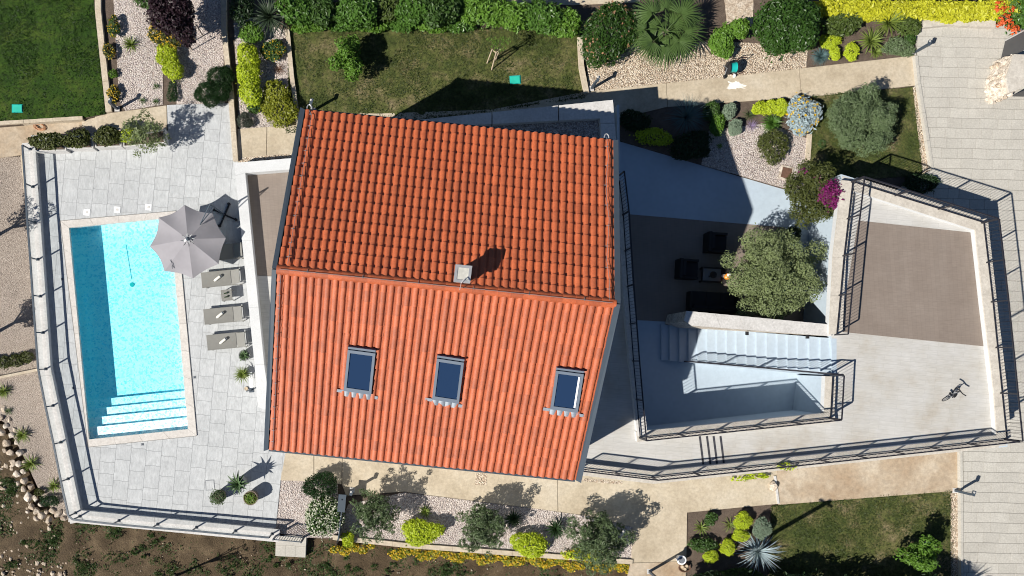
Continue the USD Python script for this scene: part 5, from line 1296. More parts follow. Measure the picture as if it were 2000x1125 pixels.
def lounger(label, px, py, ang, towel=None):
    o_ = P(px, py, 0.05)
    f = local(o_, ang)
    t = thing('sun_lounger', label, 'sun lounger', o_, None)
    Lx, hw, sz = 1.42, 0.355, 0.33
    sheet_ = []
    nx = 8
    xs = np.linspace(0, Lx, nx); ys = np.linspace(-hw, hw, 5)
    V = [f(x, y, sz - 0.018 * math.sin(math.pi * (y + hw) / (2 * hw))) for x in xs for y in ys] + [f(x, y, sz - 0.035) for x in xs for y in ys]
    Fc = []
    m = nx * 5
    for i in range(nx - 1):
        for j in range(4):
            a = i * 5 + j
            Fc += [[a, a + 5, a + 6, a + 1], [m + a, m + a + 1, m + a + 6, m + a + 5]]
    for i in range(nx - 1):
        for j in (0, 4):
            a = i * 5 + j
            Fc.append([a, a + 5, m + a + 5, m + a] if j else [a + 5, a, m + a, m + a + 5])
    for i in (0, nx - 1):
        for j in range(4):
            a = i * 5 + j
            Fc.append([a, a + 1, m + a + 1, m + a])
    add('seat_sling', MB().put(V, Fc).mesh(), 'sling_taupe', t)
    bx, bz = 1.93, sz + 0.40
    up = np.cross(f(bx, 0, bz) - f(1.45, 0, sz), f(0, 1) - f(0, 0)); up /= np.linalg.norm(up); up = up if up[2] > 0 else -up
    add('backrest', MB().quadprism([f(1.45, -hw + 0.01, sz + .02), f(bx, -hw + 0.03, bz), f(bx, hw - 0.03, bz), f(1.45, hw - 0.01, sz + .02)], up, -0.03, 0.0).mesh(), 'sling_taupe', t)
    for y in (-hw, hw):
        add('side_rail', MB().bar(f(0.0, y, sz - 0.02), f(1.98, y, sz - 0.02), 0.035, 0.05).mesh(), 'sling_taupe', t)
        add('back_strut', MB().bar(f(1.62, y * 0.9, sz), f(1.80, y * 0.9, sz + 0.27), 0.02, 0.02).mesh(), 'steel_bright', t)
        for x in (0.18, 1.80):
            add('leg', MB().bar(f(x, y, 0), f(x, y, sz - 0.045), 0.04, 0.05).mesh(), 'sling_taupe', t)
    add('end_bar', MB().bar(f(1.98, -hw, sz - 0.02), f(1.98, hw, sz - 0.02), 0.035, 0.04).mesh(), 'steel_bright', t)
    if towel:
        tw_ = thing('rolled_towel', towel, 'towel', f(0.8, 0.0, sz))
        a, b = f(0.62, -0.10, sz + 0.055), f(0.98, 0.14, sz + 0.055)
        tt = np.linspace(0, 1, 7)
        add('roll', MB().tube([a + (b - a) * q_ for q_ in tt], [0.045, 0.062, 0.066, 0.066, 0.066, 0.062, 0.045], 12).mesh(), 'towel_cream', tw_, smooth=50)
        d = (b - a) / np.linalg.norm(b - a)
        add('band', MB().tube([b - d * 0.07, b - d * 0.02], [0.071, 0.071], 12).mesh(), 'slate_metal', tw_)
    return t

A0 = math.radians(5.5)
lounger('taupe sun lounger lying in the shadow of the parasol', 402, 498, A0)
lounger('uppermost sunlit taupe lounger, directly above the side table', 397.5, 549, A0, 'cream rolled towel on uppermost sunlit lounger')
lounger('middle sunlit taupe lounger, directly below the side table', 402, 620, A0, 'cream rolled towel on middle sunlit lounger')
lounger('lowest taupe lounger next to potted plants', 408, 670, A0, 'cream rolled towel on lowest lounger')
o_ = P(447, 578, 0.05)
f = local(o_, A0)
st_ = thing('side_table', 'small taupe slatted side table between two loungers', 'side table', o_)
for k in range(6):
    y = -0.225 + 0.09 * k
    add('slat', MB().bar(f(-0.26, y, 0.42), f(0.26, y, 0.42), 0.084, 0.02).mesh(), 'sling_taupe', st_)
for x in (-0.24, 0.24):
    add('apron', MB().bar(f(x, -0.255, 0.39), f(x, 0.255, 0.39), 0.03, 0.035).mesh(), 'sling_taupe', st_)
    for y in (-0.24, 0.24):
        add('leg', MB().bar(f(x, y, 0), f(x, y, 0.375), 0.035, 0.035).mesh(), 'sling_taupe', st_)
for k, y in enumerate((0.10, -0.08)):
    sl = thing('slipper', ('upper', 'lower')[k] + ' of two dark green slippers on the slatted side table', 'slipper', f(0, y, .43))
    pts = [f(-0.11, y - 0.02, 0.44), f(0.0, y, 0.44), f(0.11, y + 0.03, 0.44)]
    add('sole', MB().tube(pts, [0.025, 0.032, 0.04], 8).mesh(), 'leaf_dark', sl)
    add('strap', MB().tube([f(0.06, y - 0.03, 0.45), f(0.06, y + 0.02, 0.49), f(0.06, y + 0.06, 0.45)], 0.018, 6).mesh(), 'dark_cushion', sl)
# parasol
rim = [(360.5, 400), (415, 417), (441, 465), (427, 515.5), (376.5, 544), (321, 530), (292.5, 481), (309.5, 425)]
PZ, AZp = 1.52, 2.08
ps_ = thing('parasol', 'grey octagonal cantilever parasol at upper right of pool', 'parasol', P(438, 420))
apex = P(367, 467, AZp)
rp = [P(x, y, PZ) for x, y in rim]
for k in range(8):
    a, b = rp[k], rp[(k + 1) % 8]
    n = 7
    V, Fc, id_ = [], [], {}
    for i in range(n + 1):
        for j in range(i + 1):
            u = i / n; w_ = (j / i) if i else 0
            p = apex + (a + (b - a) * w_ - apex) * (0.075 + 0.925 * u)
            sag = -0.075 * math.sin(math.pi * w_) * u
            edge = (apex[:2] - p[:2]) * 0.055 * math.sin(math.pi * w_) * max(0, u - 0.6) / 0.4
            id_[i, j] = len(V); V.append([p[0] + edge[0], p[1] + edge[1], p[2] + sag])
    for i in range(n):
        for j in range(i + 1):
            Fc.append([id_[i, j], id_[i + 1, j], id_[i + 1, j + 1]])
            if j < i:
                Fc.append([id_[i, j], id_[i + 1, j + 1], id_[i, j + 1]])
    add('canopy_panel', MB().put(V, Fc).put(np.array(V) - [0, 0, 0.012], np.array(Fc)[:, ::-1]).mesh(), 'canopy_grey', ps_, smooth=True)
    add('rib', MB().bar(apex - [0, 0, 0.06], rp[k] * 0.99 + apex * 0.01 - [0, 0, 0.035], 0.03, 0.03).mesh(), 'slate_metal', ps_)
    c = apex + (rp[k] - apex) * 0.10
    add('vent_flap', MB().quadprism([apex + (rp[k] - apex) * 0.05, c + (rp[(k + 1) % 8] - rp[k]) * 0.02, apex + (rp[(k + 1) % 8] - apex) * 0.105 - (rp[(k + 1) % 8] - rp[k]) * 0.02, apex + (rp[(k + 1) % 8] - apex) * 0.05], [0, 0, 1.0], 0.012, 0.05).mesh(), 'steel_bright' if k % 2 else 'canopy_grey', ps_)
add('hub', lathe([(0.0, 0.16), (0.05, 0.15), (0.085, 0.08), (0.085, -0.14), (0.0, -0.14)], apex - [0, 0, 0.02], 14), 'slate_metal', ps_)
pb = P(438, 420, 0.05)
add('base_bar', MB().bar(P(418.5, 410, 0.09), P(461, 429.5, 0.09), 0.075, 0.07).mesh(), 'black_plastic', ps_)
add('base_bar', MB().bar(P(447.5, 399, 0.10), P(429.5, 441.5, 0.10), 0.075, 0.07).mesh(), 'black_plastic', ps_)
for e in ((418.5, 410), (461, 429.5), (447.5, 399), (429.5, 441.5)):
    add('base_foot', lathe([(0.0, 0.13), (0.07, 0.12), (0.075, 0.0)], P(*e, 0.05), 12), 'black_plastic', ps_)
ptop = pb + [0, 0, 2.42]
add('pole', MB().tube([pb, ptop], 0.04, 10).mesh(), 'slate_metal', ps_)
armt = P(391, 438, 1.86)
add('arm', MB().tube([ptop, armt], 0.024, 8).mesh(), 'slate_metal', ps_)
add('strut', MB().tube([pb + [0, 0, 1.75], armt], 0.024, 8).mesh(), 'slate_metal', ps_)
add('arm', MB().tube([armt, armt - [0.03, 0.03, 0.22], apex - [0, 0, 0.30], apex - [0, 0, 0.1]], 0.02, 8).mesh(), 'slate_metal', ps_)
add('pull_cord', MB().tube([P(332, 507, 1.72), P(336, 514, 1.70), P(337, 525, 1.62), P(334, 519, 1.66)], 0.012, 5).mesh(), 'slate_metal', ps_)

# pots
def pot(label, px, py, r0, r1, h, z0=0.05, mat='pot_brown'):
    c = P(px, py, z0 + h); c[2] = z0
    t = thing('potted_plant', label, 'potted plant', c)
    add('pot', lathe([(0.0, 0.0), (r0, 0.0), ((r0 + r1) / 2 * 1.08, h * 0.5), (r1, h), (r1 - 0.035, h), (r1 - 0.05, h - 0.05), (0.0, h - 0.05)], c, 22), mat, t, smooth=40)
    return t, c
t, c = pot('bushy dark plant in round pot, leftmost of terrace trio', 427, 970, 0.22, 0.30, 0.55)
r_ = np.random.default_rng(3)
V, Fc = crown_leaves([(c + [0, 0, 0.68], np.array([0.38, 0.38, 0.24]))], r_, 900, 0.12, 0.04, up=0.4, rough=0.3, seed=2)
add('foliage', (V, Fc), 'leaf_olive_grey', t)
t, c = pot('broad-leaved agave in tall pot, uppermost of terrace trio', 465, 945, 0.22, 0.32, 0.95, mat='planter_grey')
spiky('x', '', '', 465, 945, 22, 'leaf_agave', n=20, w=0.13, z0=0.95, bend=0.75, low=0.0, high=1.2, seed=51, t=t, parts=True)
t, c = pot('low yellowish plant in barrel pot, rightmost of terrace trio', 489, 973, 0.26, 0.345, 0.58)
V, Fc = crown_leaves([(c + [0, 0, 0.56], np.array([0.31, 0.31, 0.10]))], r_, 800, 0.10, 0.05, up=0.6, rough=0.3, seed=3)
add('foliage', (V, Fc), 'leaf_yucca', t)
spiky('x', '', '', 489, 973, 9, 'leaf_fresh', n=16, w=0.05, z0=0.6, bend=0.6, seed=52, t=t)
t, c = pot('agave in round pot beside the lowest lounger', 477, 694, 0.20, 0.28, 0.35, mat='planter_grey')
spiky('x', '', '', 477, 694, 12, 'leaf_agave', n=18, w=0.11, z0=0.36, bend=0.7, low=0.05, high=1.2, seed=53, t=t, parts=True)
t, c = pot('spiky yucca in pot near lower end of white parapet', 474, 731, 0.16, 0.22, 0.30)
spiky('x', '', '', 474, 731, 19, 'leaf_yucca', n=60, w=0.035, z0=0.42, bend=0.7, low=-0.1, high=1.3, seed=54, t=t)
sh = thing('garden_shower', 'slim metal shower post with small trays beside parapet', 'shower', P(491, 762))
add('base_plate', MB().box(P(491, 762, 0.065), (0.22, 0.22, 0.03), 0.1).mesh(), 'slate_metal', sh)
add('post', MB().bar(P(491, 762, 0.06), P(491, 762, 0.06) + [0, 0, 1.0], 0.05, 0.05).mesh(), 'slate_metal', sh)
add('shelf', MB().box(P(490, 742, 0.30), (0.16, 0.75, 0.03), 0.1).mesh(), 'white_paint', sh)
add('shelf_leg', MB().bar(P(489, 727, 0.05), P(489, 727, 0.3), 0.03, 0.03).mesh(), 'slate_metal', sh)
add('soap_dish', lathe([(0, 0.03), (0.09, 0.05), (0.1, 0.0)], P(481, 759, 0.06), 12), 'stake_wood', sh)

# planter row along the top of the terrace
lab = ['leftmost planter box by the glass railing end', 'second planter box from left on terrace edge', 'third planter box from left on terrace edge', 'rightmost planter box holding a small olive tree']
px4 = [(66, 286, 128, 277), (130, 281, 181, 273), (185, 279, 236, 269), (240, 278, 322, 262)]
for k, ((x0, y0, x1, y1), lb_) in enumerate(zip(px4, lab)):
    z1 = 0.55
    q4 = poly([(x0, y0 - 10), (x1, y1 - 10), (x1 + 1, y1 + 17), (x0 + 1, y0 + 9)], z1)
    c = q4.centroid
    t = thing('planter_box', 'grey concrete ' + lb_, 'planter', (c.x, c.y, 0.05))
    add('box_wall', prism(q4.difference(q4.buffer(-0.05, join_style=2)), 0.0, z1), 'white_stone', t)
    e0, e1 = P(x1 + 2, y1 - 9, z1 / 2), P(x1 + 3, y1 + 17, z1 / 2)
    add('end_plate', MB().bar(e0, e1, 0.05, z1 + 0.04).mesh(), 'planter_grey', t)
    add('planting_soil', prism(q4.buffer(-0.052, join_style=2), 0.0, z1 - 0.05), 'bed_soil', t)
    xm, ym = (x0 + x1) / 2, (y0 + y1) / 2
    if k < 3:
        shrub('planter_shrub', 'bronze green shrub in ' + lb_.replace(' box', ''), 'shrub', xm - 3, ym - 6, 34 if k == 0 else 29, 19, 0.75, 'leaf_bronze', 900, 0.11, 0.06, z0=0.5, seed=200 + k, rough=0.35)
    else:
        shrub('planter_shrub', 'yellow green shrub at left end of olive planter', 'shrub', 250, 264, 18, 16, 0.55, 'leaf_lime', 700, 0.10, 0.05, z0=0.5, seed=204, rough=0.35)
tree('young_olive', 'airy small olive tree in rightmost planter box', 284, 264, 46, 1.45, 'leaf_olive', z0=0.5, base=(300, 272), dens=300, L=0.15, w=0.05, ry=42, rz=0.6, nclump=40, clump=0.2, seed=61, trunk_r=0.035)

# ------------------------------------------------------------------ courtyard lounge
def armchair(label, px, py, ang, wdt=0.95, dep=0.95, name='armchair', cat='armchair'):
    o_ = P(px, py, COURT + 0.012)
    f = local(o_, ang)
    t = thing(name, label, cat, o_)
    B = lambda x0, x1, y0, y1, z0, z1: MB().box(f((x0 + x1) / 2, (y0 + y1) / 2, (z0 + z1) / 2), (x1 - x0, y1 - y0, z1 - z0), ang).mesh()
    h = wdt / 2
    add('seat_base', B(-dep / 2 + 0.1, dep / 2, -h + 0.1, h - 0.1, 0.08, 0.30), 'dark_wicker', t)
    add('backrest', B(-dep / 2, -dep / 2 + 0.13, -h, h, 0.05, 0.78), 'dark_wicker', t)
    for s in (-1, 1):
        add('armrest', B(-dep / 2 + 0.13, dep / 2, s * h - (0.11 if s > 0 else 0), s * h + (0.11 if s < 0 else 0), 0.05, 0.58), 'dark_wicker', t)
    n = max(1, round(wdt / 0.9)) 
    for k in range(n):
        w_ = (wdt - 0.24) / n
        y0 = -h + 0.12 + k * w_
        add('seat_cushion', B(-dep / 2 + 0.28, dep / 2 + 0.02, y0 + 0.01, y0 + w_ - 0.01, 0.302, 0.43), 'dark_cushion', t)
        add('back_cushion', B(-dep / 2 + 0.135, -dep / 2 + 0.275, y0 + 0.01, y0 + w_ - 0.01, 0.302, 0.80), 'dark_cushion', t)
    for x in (-dep / 2 + 0.06, dep / 2 - 0.06):
        for y in (-h + 0.06, h - 0.06):
            add('leg', B(x - 0.025, x + 0.025, y - 0.025, y + 0.025, 0.0, 0.08), 'black_plastic', t)
    return t
armchair('dark wicker armchair above the coffee table', 1391, 477, math.radians(-3))
armchair('dark wicker armchair left of the coffee table', 1336, 528, math.radians(-3))
armchair('long dark wicker sofa against the stone stair wall', 1385, 592, math.radians(87), 2.3, 0.95, 'sofa', 'sofa')
o_ = P(1390, 539, COURT + 0.012); f = local(o_, math.radians(-3))
ct = thing('coffee_table', 'low dark coffee table with grey glass top', 'coffee table', o_)
add('table_top', MB().box(f(0, 0, 0.36), (1.30, 0.74, 0.05), math.radians(-3)).mesh(), 'dark_wicker', ct)
add('glass_top', MB().box(f(-0.16, 0, 0.39), (0.86, 0.58, 0.012), math.radians(-3)).mesh(), 'table_glass', ct)
for x in (-0.58, 0.58):
    for y in (-0.32, 0.32):
        add('leg', MB().box(f(x, y, 0.165), (0.07, 0.07, 0.33), math.radians(-3)).mesh(), 'dark_wicker', ct)
kp = thing('stone_tray', 'dark leaf-shaped dish lying on the glass table', 'dish', f(-0.1, 0, 0.4))
add('plate', lathe([(0, 0.012), (0.10, 0.014), (0.16, 0.03), (0.17, 0.03), (0.11, 0.0)], f(-0.1, 0.0, 0.398), 14), 'black_plastic', kp)
add('handle', MB().bar(f(-0.1, 0, 0.42), f(-0.32, -0.1, 0.43), 0.07, 0.02).mesh(), 'black_plastic', kp)
cn = thing('candle_glass', 'small pale candle glass beside the orange lantern', 'candle', f(0.36, -0.03, 0.39))
add('glass', lathe([(0, 0.10), (0.05, 0.10), (0.065, 0.12), (0.075, 0.12), (0.07, 0.0)], f(0.36, -0.03, 0.387), 14), 'white_stone', cn)
la = thing('orange_lantern', 'orange round lantern with white lid on the table', 'lantern', f(0.55, -0.05, 0.39))
add('body', lathe([(0, 0.0), (0.12, 0.0), (0.16, 0.10), (0.15, 0.22), (0.09, 0.27), (0, 0.27)], f(0.54, -0.06, 0.387), 18), 'amber_plastic', la, smooth=40)
add('lid', lathe([(0, 0.07), (0.06, 0.06), (0.085, 0.0)], f(0.54, 0.0, 0.66), 14), 'white_paint', la)

# ------------------------------------------------------------------ bicycle on the terrace
bk = thing('bicycle', 'small dark bicycle standing on the pale terrace', 'bicycle', P(1853, 772, DECK))
a, b = P(1843, 779, DECK + 0.01), P(1862, 764.5, DECK + 0.01)
d = (b - a) / np.linalg.norm(b - a); s_ = np.array([-d[1], d[0], 0]); lean = s_ * 0.10
def W(x, z, y=0.0):
    return a + d * x + s_ * y + lean * (z / 0.6) + np.array([0, 0, z])
wbase = np.linalg.norm(b - a)
R_ = 0.18
for x, dd in ((0, d), (wbase, unit(d + s_ * 0.5))):
    tt = np.linspace(0, 2 * math.pi, 19)
    add('tyre', MB().tube([W(x, R_) + dd * R_ * math.cos(q_) + (np.array([0, 0, 1.0]) + lean) * R_ * math.sin(q_) for q_ in tt], 0.018, 6).mesh(), 'black_plastic', bk)
    for q_ in np.arange(6) / 6 * math.pi:
        e = dd * R_ * math.cos(q_) + (np.array([0, 0, 1.0]) + lean) * R_ * math.sin(q_)
        add('spoke', MB().tube([W(x, R_) - e, W(x, R_) + e], 0.006, 4).mesh(), 'steel_bright', bk)
fr = [(W(0, R_), W(0.26, 0.24)), (W(0.26, 0.24), W(wbase - 0.12, 0.52)), (W(0.26, 0.24), W(0.17, 0.52)), (W(0.17, 0.50), W(wbase - 0.12, 0.52)), (W(0, R_), W(0.17, 0.5))]
add('frame', (lambda mb: [mb.tube([p, q_], 0.017, 6) for p, q_ in fr] and mb.mesh())(MB()), 'grey_metal', bk)
add('fork', MB().tube([W(wbase, R_), W(wbase - 0.10, 0.56), W(wbase - 0.12, 0.64)], 0.022, 6).mesh(), 'rail_metal', bk)
add('handlebar', MB().tube([W(wbase - 0.20, 0.66, 0.27), W(wbase - 0.12, 0.65, 0.1), W(wbase - 0.12, 0.65, -0.1), W(wbase - 0.06, 0.66, -0.27)], 0.025, 6).mesh(), 'black_plastic', bk)
add('saddle', MB().tube([W(0.08, 0.57), W(0.16, 0.585), W(0.28, 0.57)], [0.065, 0.055, 0.025], 8).mesh(), 'black_plastic', bk)
add('pedal', MB().bar(W(0.26, 0.22, -0.14), W(0.26, 0.22, 0.14), 0.08, 0.025).mesh(), 'black_plastic', bk)
add('mudguard', MB().tube([W(0.24, 0.12, -0.08), W(0.30, 0.2, -0.1), W(0.36, 0.12, -0.1)], 0.03, 6).mesh(), 'steel_bright', bk)

# ------------------------------------------------------------------ garden equipment
def lamp(label, px, py, h=1.1, z0=0.05, head=(0.12, 0.16)):
    c = P(px, py, z0)
    t = thing('garden_lamp', label, 'garden lamp', c)
    add('base_plate', MB().box(c + [0, 0, 0.015], (0.24, 0.24, 0.03)).mesh(), 'white_stone', t)
    add('post', MB().bar(c + [0, 0, 0.03], c + [0, 0, h - 0.14], 0.10, 0.10).mesh(), 'slate_metal', t)
    add('head', MB().box(c + [0.05, 0.07, h - 0.08], (0.13, 0.26, 0.08), -0.35).mesh(), 'slate_metal', t)
    add('bulb_cover', MB().box(c + [0.03, 0.12, h - 0.02], (0.07, 0.08, 0.02), -0.35).mesh(), 'white_stone', t)
    return t
lamp('slim lamp at foot of the soil strip by steps', 229, 213, 1.0)
lamp('slim lamp at lower left corner of oleander gravel', 1155, 173)
lamp('slim lamp at top corner where path meets driveway', 1786, 103, 1.0)
lamp('slim lamp beside driveway at lower gravel strip', 1865, 958, 1.15)
lamp('slim lamp on south bed beside the slate panel', 688, 957, 1.15)
lamp('slim lamp on lawn hidden behind upper left roof corner', 612, 216, 1.1)
lamp('lamp post at bottom edge beside white drum', 1268, 1116, 1.75)
lamp('lamp in south bed behind the rightmost olive', 1198, 1028, 1.5)
for k, (x, y, ang, lab, zz) in enumerate(((34, 212, 0.0, 'small square turquoise cover on dark green lawn', 0.08), (1006, 156, 0.06, 'small square green cover on large lawn', 0.08))):
    t = thing('valve_cover', lab, 'valve cover', P(x, y))
    add('lid', MB().box(P(x, y, zz), (0.45, 0.33, 0.05), ang).mesh(), 'teal_cover', t)
    add('rim', MB().box(P(x, y, zz - 0.02), (0.52, 0.40, 0.04), ang).mesh(), 'teal_plastic', t)
t = thing('valve_cover', 'round turquoise cover beside young tree on lawn', 'valve cover', P(1813, 1066))
add('lid', lathe([(0, 0.03), (0.22, 0.02), (0.235, 0.0)], P(1813, 1066, 0.10), 20), 'teal_cover', t)
add('rim', lathe([(0.24, 0.03), (0.27, 0.02), (0.28, -0.05)], P(1813, 1066, 0.07), 20), 'rust_brown', t)
# hose reel
hr = thing('hose_reel', 'turquoise garden hose reel on gravel beside the path', 'hose reel', P(1432, 128))
c = P(1430, 132, 0.40)
axd = np.array([1.0, 0.12, 0]); axd /= np.linalg.norm(axd)
add('drum', MB().tube([c - axd * 0.17, c - axd * 0.1, c + axd * 0.1, c + axd * 0.17], [0.24, 0.22, 0.22, 0.24], 18).mesh(), 'teal_plastic', hr, smooth=40)
for s in (-1, 1):
    add('flange', MB().tube([c + axd * s * 0.18, c + axd * s * 0.21], [0.30, 0.30], 18).mesh(), 'black_plastic', hr)
    ft = c + axd * s * 0.24
    add('frame_side', MB().tube([ft + [0, -0.3, -0.38], ft + [0, 0, 0.0], ft + [0, 0.28, -0.38]], 0.024, 6).mesh(), 'grey_metal', hr)
    add('wheel', MB().tube([ft + np.array([0, -0.3, -0.30]) - axd * 0.03, ft + np.array([0, -0.3, -0.30]) + axd * 0.03], 0.09, 14).mesh(), 'white_paint' if s > 0 else 'black_plastic', hr)
add('handle', MB().tube([c + axd * 0.24 + [0, 0.1, 0], c + axd * 0.26 + [0, 0.22, 0.55], c - axd * 0.26 + [0, 0.22, 0.55], c - axd * 0.24 + [0, 0.1, 0]], 0.022, 6).mesh(), 'black_plastic', hr)
tt = np.linspace(0, 1, 12)
add('hose', MB().tube([P(1416 + 2 * math.cos(q_ * 5), 128 + 16 * q_ ** 0.7, 0.09) if q_ < 0.5 else P(1416 + 36 * (q_ - 0.5) * 2, 139 + 7 * math.sin((q_ - 0.5) * 6), 0.09) for q_ in tt], 0.022, 6).mesh(), 'hose_dark', hr)
add('hose_end', MB().tube([P(1440, 117, 0.09), P(1448, 112, 0.09), P(1458, 113, 0.09)], 0.02, 6).mesh(), 'hose_dark', hr)
# coiled hose on lower path
hc = thing('coiled_hose', 'loosely coiled brown garden hose on lower path', 'garden hose', P(76, 245, -0.2))
r_ = np.random.default_rng(9)
pts = [P(77 + (13 - 0.25 * q_) * math.cos(q_ * 0.9) * (1 + 0.1 * math.sin(q_)), 247 + (8 - 0.15 * q_) * math.sin(q_ * 0.9 + 0.3), -0.19 + 0.02 * (q_ % 3)) for q_ in np.linspace(0, 26, 64)]
add('hose', MB().tube(pts, 0.018, 6).mesh(), 'hose_brown', hc)
add('nozzle', MB().tube([P(90, 239, -0.17), P(93, 236, -0.16)], 0.03, 8).mesh(), 'hose_dark', hc)
# manhole, drum, pebbled things
mh = thing('manhole_cover', 'rusty square manhole cover in gravel above courtyard', 'manhole cover', P(1537, 337))
mq = poly([(1530, 326), (1547, 330), (1543, 351), (1525, 345)], 0.08)
add('lid', prism(mq, 0.0, 0.10), 'rust_brown', mh)
add('frame', prism(mq.buffer(0.09, join_style=2).difference(mq.buffer(0.01)), 0.0, 0.075), 'rough_stone', mh)
dr = thing('drum_planter', 'white rimmed round drum with grey lid at bottom', 'drum', P(1325, 1088))
add('body', lathe([(0.16, 0.0), (0.20, 0.25), (0.23, 0.34), (0.22, 0.36), (0.16, 0.36)], P(1326, 1090, 0.07), 22), 'white_paint', dr, smooth=40)
add('lid', lathe([(0.0, 0.345), (0.165, 0.34)], P(1326, 1090, 0.07), 22), 'grey_metal', dr)
bs = thing('log_ring', 'rusty ring with cut logs beside white drum', 'fire ring', P(1336, 1108))
tt = np.linspace(0, 2 * math.pi, 17)
add('ring', MB().tube([P(1337, 1109, 0.12) + [0.28 * math.cos(q_), 0.2 * math.sin(q_), 0] for q_ in tt], 0.03, 6).mesh(), 'rust_brown', bs)
for k, (dx, dy) in enumerate(((-0.1, 0.05), (0.1, 0.08), (0.02, -0.07))):
    add('log', MB().tube([P(1337, 1109, 0.09) + [dx, dy, 0], P(1337, 1109, 0.26) + [dx * 1.1, dy, 0]], 0.07, 9).mesh(), 'stake_wood', bs)
# slate panel and gate by the south bed
sc = thing('slate_screen', 'narrow dark slate screen beside white flower shrub', 'screen', P(666, 1010))
add('panel', MB().bar(P(672, 968, 0.45), P(662, 1052, 0.45), 0.05, 0.9).mesh(), 'slate_metal', sc)
add('top_plate', MB().bar(P(669, 966, 0.93), P(666, 1000, 0.93), 0.36, 0.04).mesh(), 'slate_metal', sc)
for e in ((672, 968), (667, 1010), (662, 1050)):
    add('post', MB().bar(P(*e, 0.0), P(*e, 0) + [0, 0, 0.95], 0.06, 0.06).mesh(), 'rail_metal', sc)
gt = thing('garden_gate', 'low dark metal gate at end of glass railing', 'gate', P(570, 1046))
ga, gb_ = P(541, 1044, 0.0), P(594, 1049, 0.0)
for e in (ga, gb_):
    add('post', MB().bar(e - [0, 0, 0.5], e + [0, 0, 1.0], 0.07, 0.07).mesh(), 'slate_metal', gt)
for z in (0.10, 0.92):
    add('gate_rail', MB().bar(ga + [0, 0, z], gb_ + [0, 0, z], 0.04, 0.05).mesh(), 'slate_metal', gt)
for k in range(1, 11):
    c = ga + (gb_ - ga) * k / 11
    add('gate_bar', MB().bar(c + [0, 0, 0.1], c + [0, 0, 0.9], 0.02, 0.02).mesh(), 'slate_metal', gt)
es = thing('entry_step', 'pale concrete landing step below the low gate', 'step', P(566, 1068, -0.3))
for k, (u0, u1) in enumerate(((0, 0.33), (0.33, 0.66), (0.66, 1.0))):
    X = lambda u, v: (539 + 59 * u - 1.5 * v, 1049 + 3 * u + 37 * v)
    add('slab', prism(poly([X(u0, 0.42), X(u1, 0.42), X(u1, 1), X(u0, 1)], -0.3).buffer(-0.004), -1.0, -0.3), 'paver_b', es)
add('landing', prism(poly([X(0, -0.12), X(1, -0.12), X(1, 0.415), X(0, 0.415)], -0.15), -1.0, -0.15), 'paver_c', es)
# entrance pillar and gate on the driveway
gp = thing('entrance_pillar', 'rough pale stone entrance pillar on right side of driveway', 'pillar', P(1965, 150, 0.2))
rr = np.random.default_rng(21)
top_ = [(1981, 106), (2024, 108), (2020, 150), (1996, 171), (1971, 181), (1966, 152)]
tw2 = np.array([P(x, y, 1.28)[:2] for x, y in top_]); cc = tw2.mean(0)
PBm = trimesh.convex.convex_hull(np.vstack([np.c_[cc + (tw2 - cc) * 1.18, np.full(6, 0.15)], np.c_[tw2, np.full(6, 1.2)]]))
PBm = PBm.subdivide_to_size(0.14, max_iter=10)
PBm.vertices += (meshkit.fbm(PBm.vertices * 5, 3, 3)[:, None] - 0.5) * 0.16 * unit(np.c_[PBm.vertices[:, :2] - cc, np.zeros(len(PBm.vertices))])
add('pillar_body', PBm, 'rough_stone', gp)
add('cap_stone', prism(Polygon(tw2).buffer(0.01), 1.2, 1.28), 'cream_stone', gp)
hull2 = cc + (tw2 - cc) * 1.14
for z in (0.25, 0.55, 0.85):
    for k in (4, 5, 3, 0):
        for u in (0.25, 0.75):
            p2 = hull2[k] * (1 - u) + hull2[(k + 1) % 6] * u
            p2 = cc + (p2 - cc) * (1.02 - 0.1 * (z - 0.2))
            m = trimesh.creation.icosphere(1, 0.13)
            m.vertices *= rr.uniform(0.7, 1.2, 3) * [1, 1, 0.8]
            m.vertices += rr.normal(0, 0.015, m.vertices.shape)
            m.apply_translation([*p2, z + rr.uniform(-.05, .05)])
            add('stone', m, 'rock_cream' if rr.uniform() < 0.5 else 'rough_stone', gp)
gg = thing('sliding_gate', 'dark grey sheet metal gate behind the entrance pillar', 'gate', P(1958, 100, 0.2))
g0, g1 = P(1953, 121, 0.2), P(1963, 80, 0.2)
add('gate_panel', MB().bar(g0 + [0, 0, 0.8], g1 + [0, 0, 0.8], 0.06, 1.5).mesh(), 'gate_grey', gg)
add('frame', MB().bar(g1 + [0, 0, 0.02], g1 + [0, 0, 1.62], 0.08, 0.08).mesh(), 'steel_bright', gg)
g2, g3 = P(1976, 188, 0.2), P(1976, 188, 0.2) + np.array([2.4, -0.05, 0])
add('gate_panel', MB().bar(g2 + [0, 0, 0.6], g3 + [0, 0, 0.6], 0.06, 1.1).mesh(), 'gate_grey', gg)
# stakes by the purple tree
for k, (x, y, lab) in enumerate(((397, 70, 'uppermost of three thin stakes right of purple tree'), (382, 79, 'middle of three thin stakes right of purple tree'), (376, 98, 'lowest of three thin stakes right of purple tree'))):
    t = thing('garden_stake', lab, 'stake', P(x, y))
    add('rod', MB().tube([P(x, y, 0), P(x, y, 0) + [0, 0, 1.05]], 0.028, 6).mesh(), 'pole_wood', t)
    add('tip', MB().tube([P(x, y, 0) + [0, 0, 1.05], P(x, y, 0) + [0, 0, 1.10]], 0.034, 6).mesh(), 'slate_metal', t)
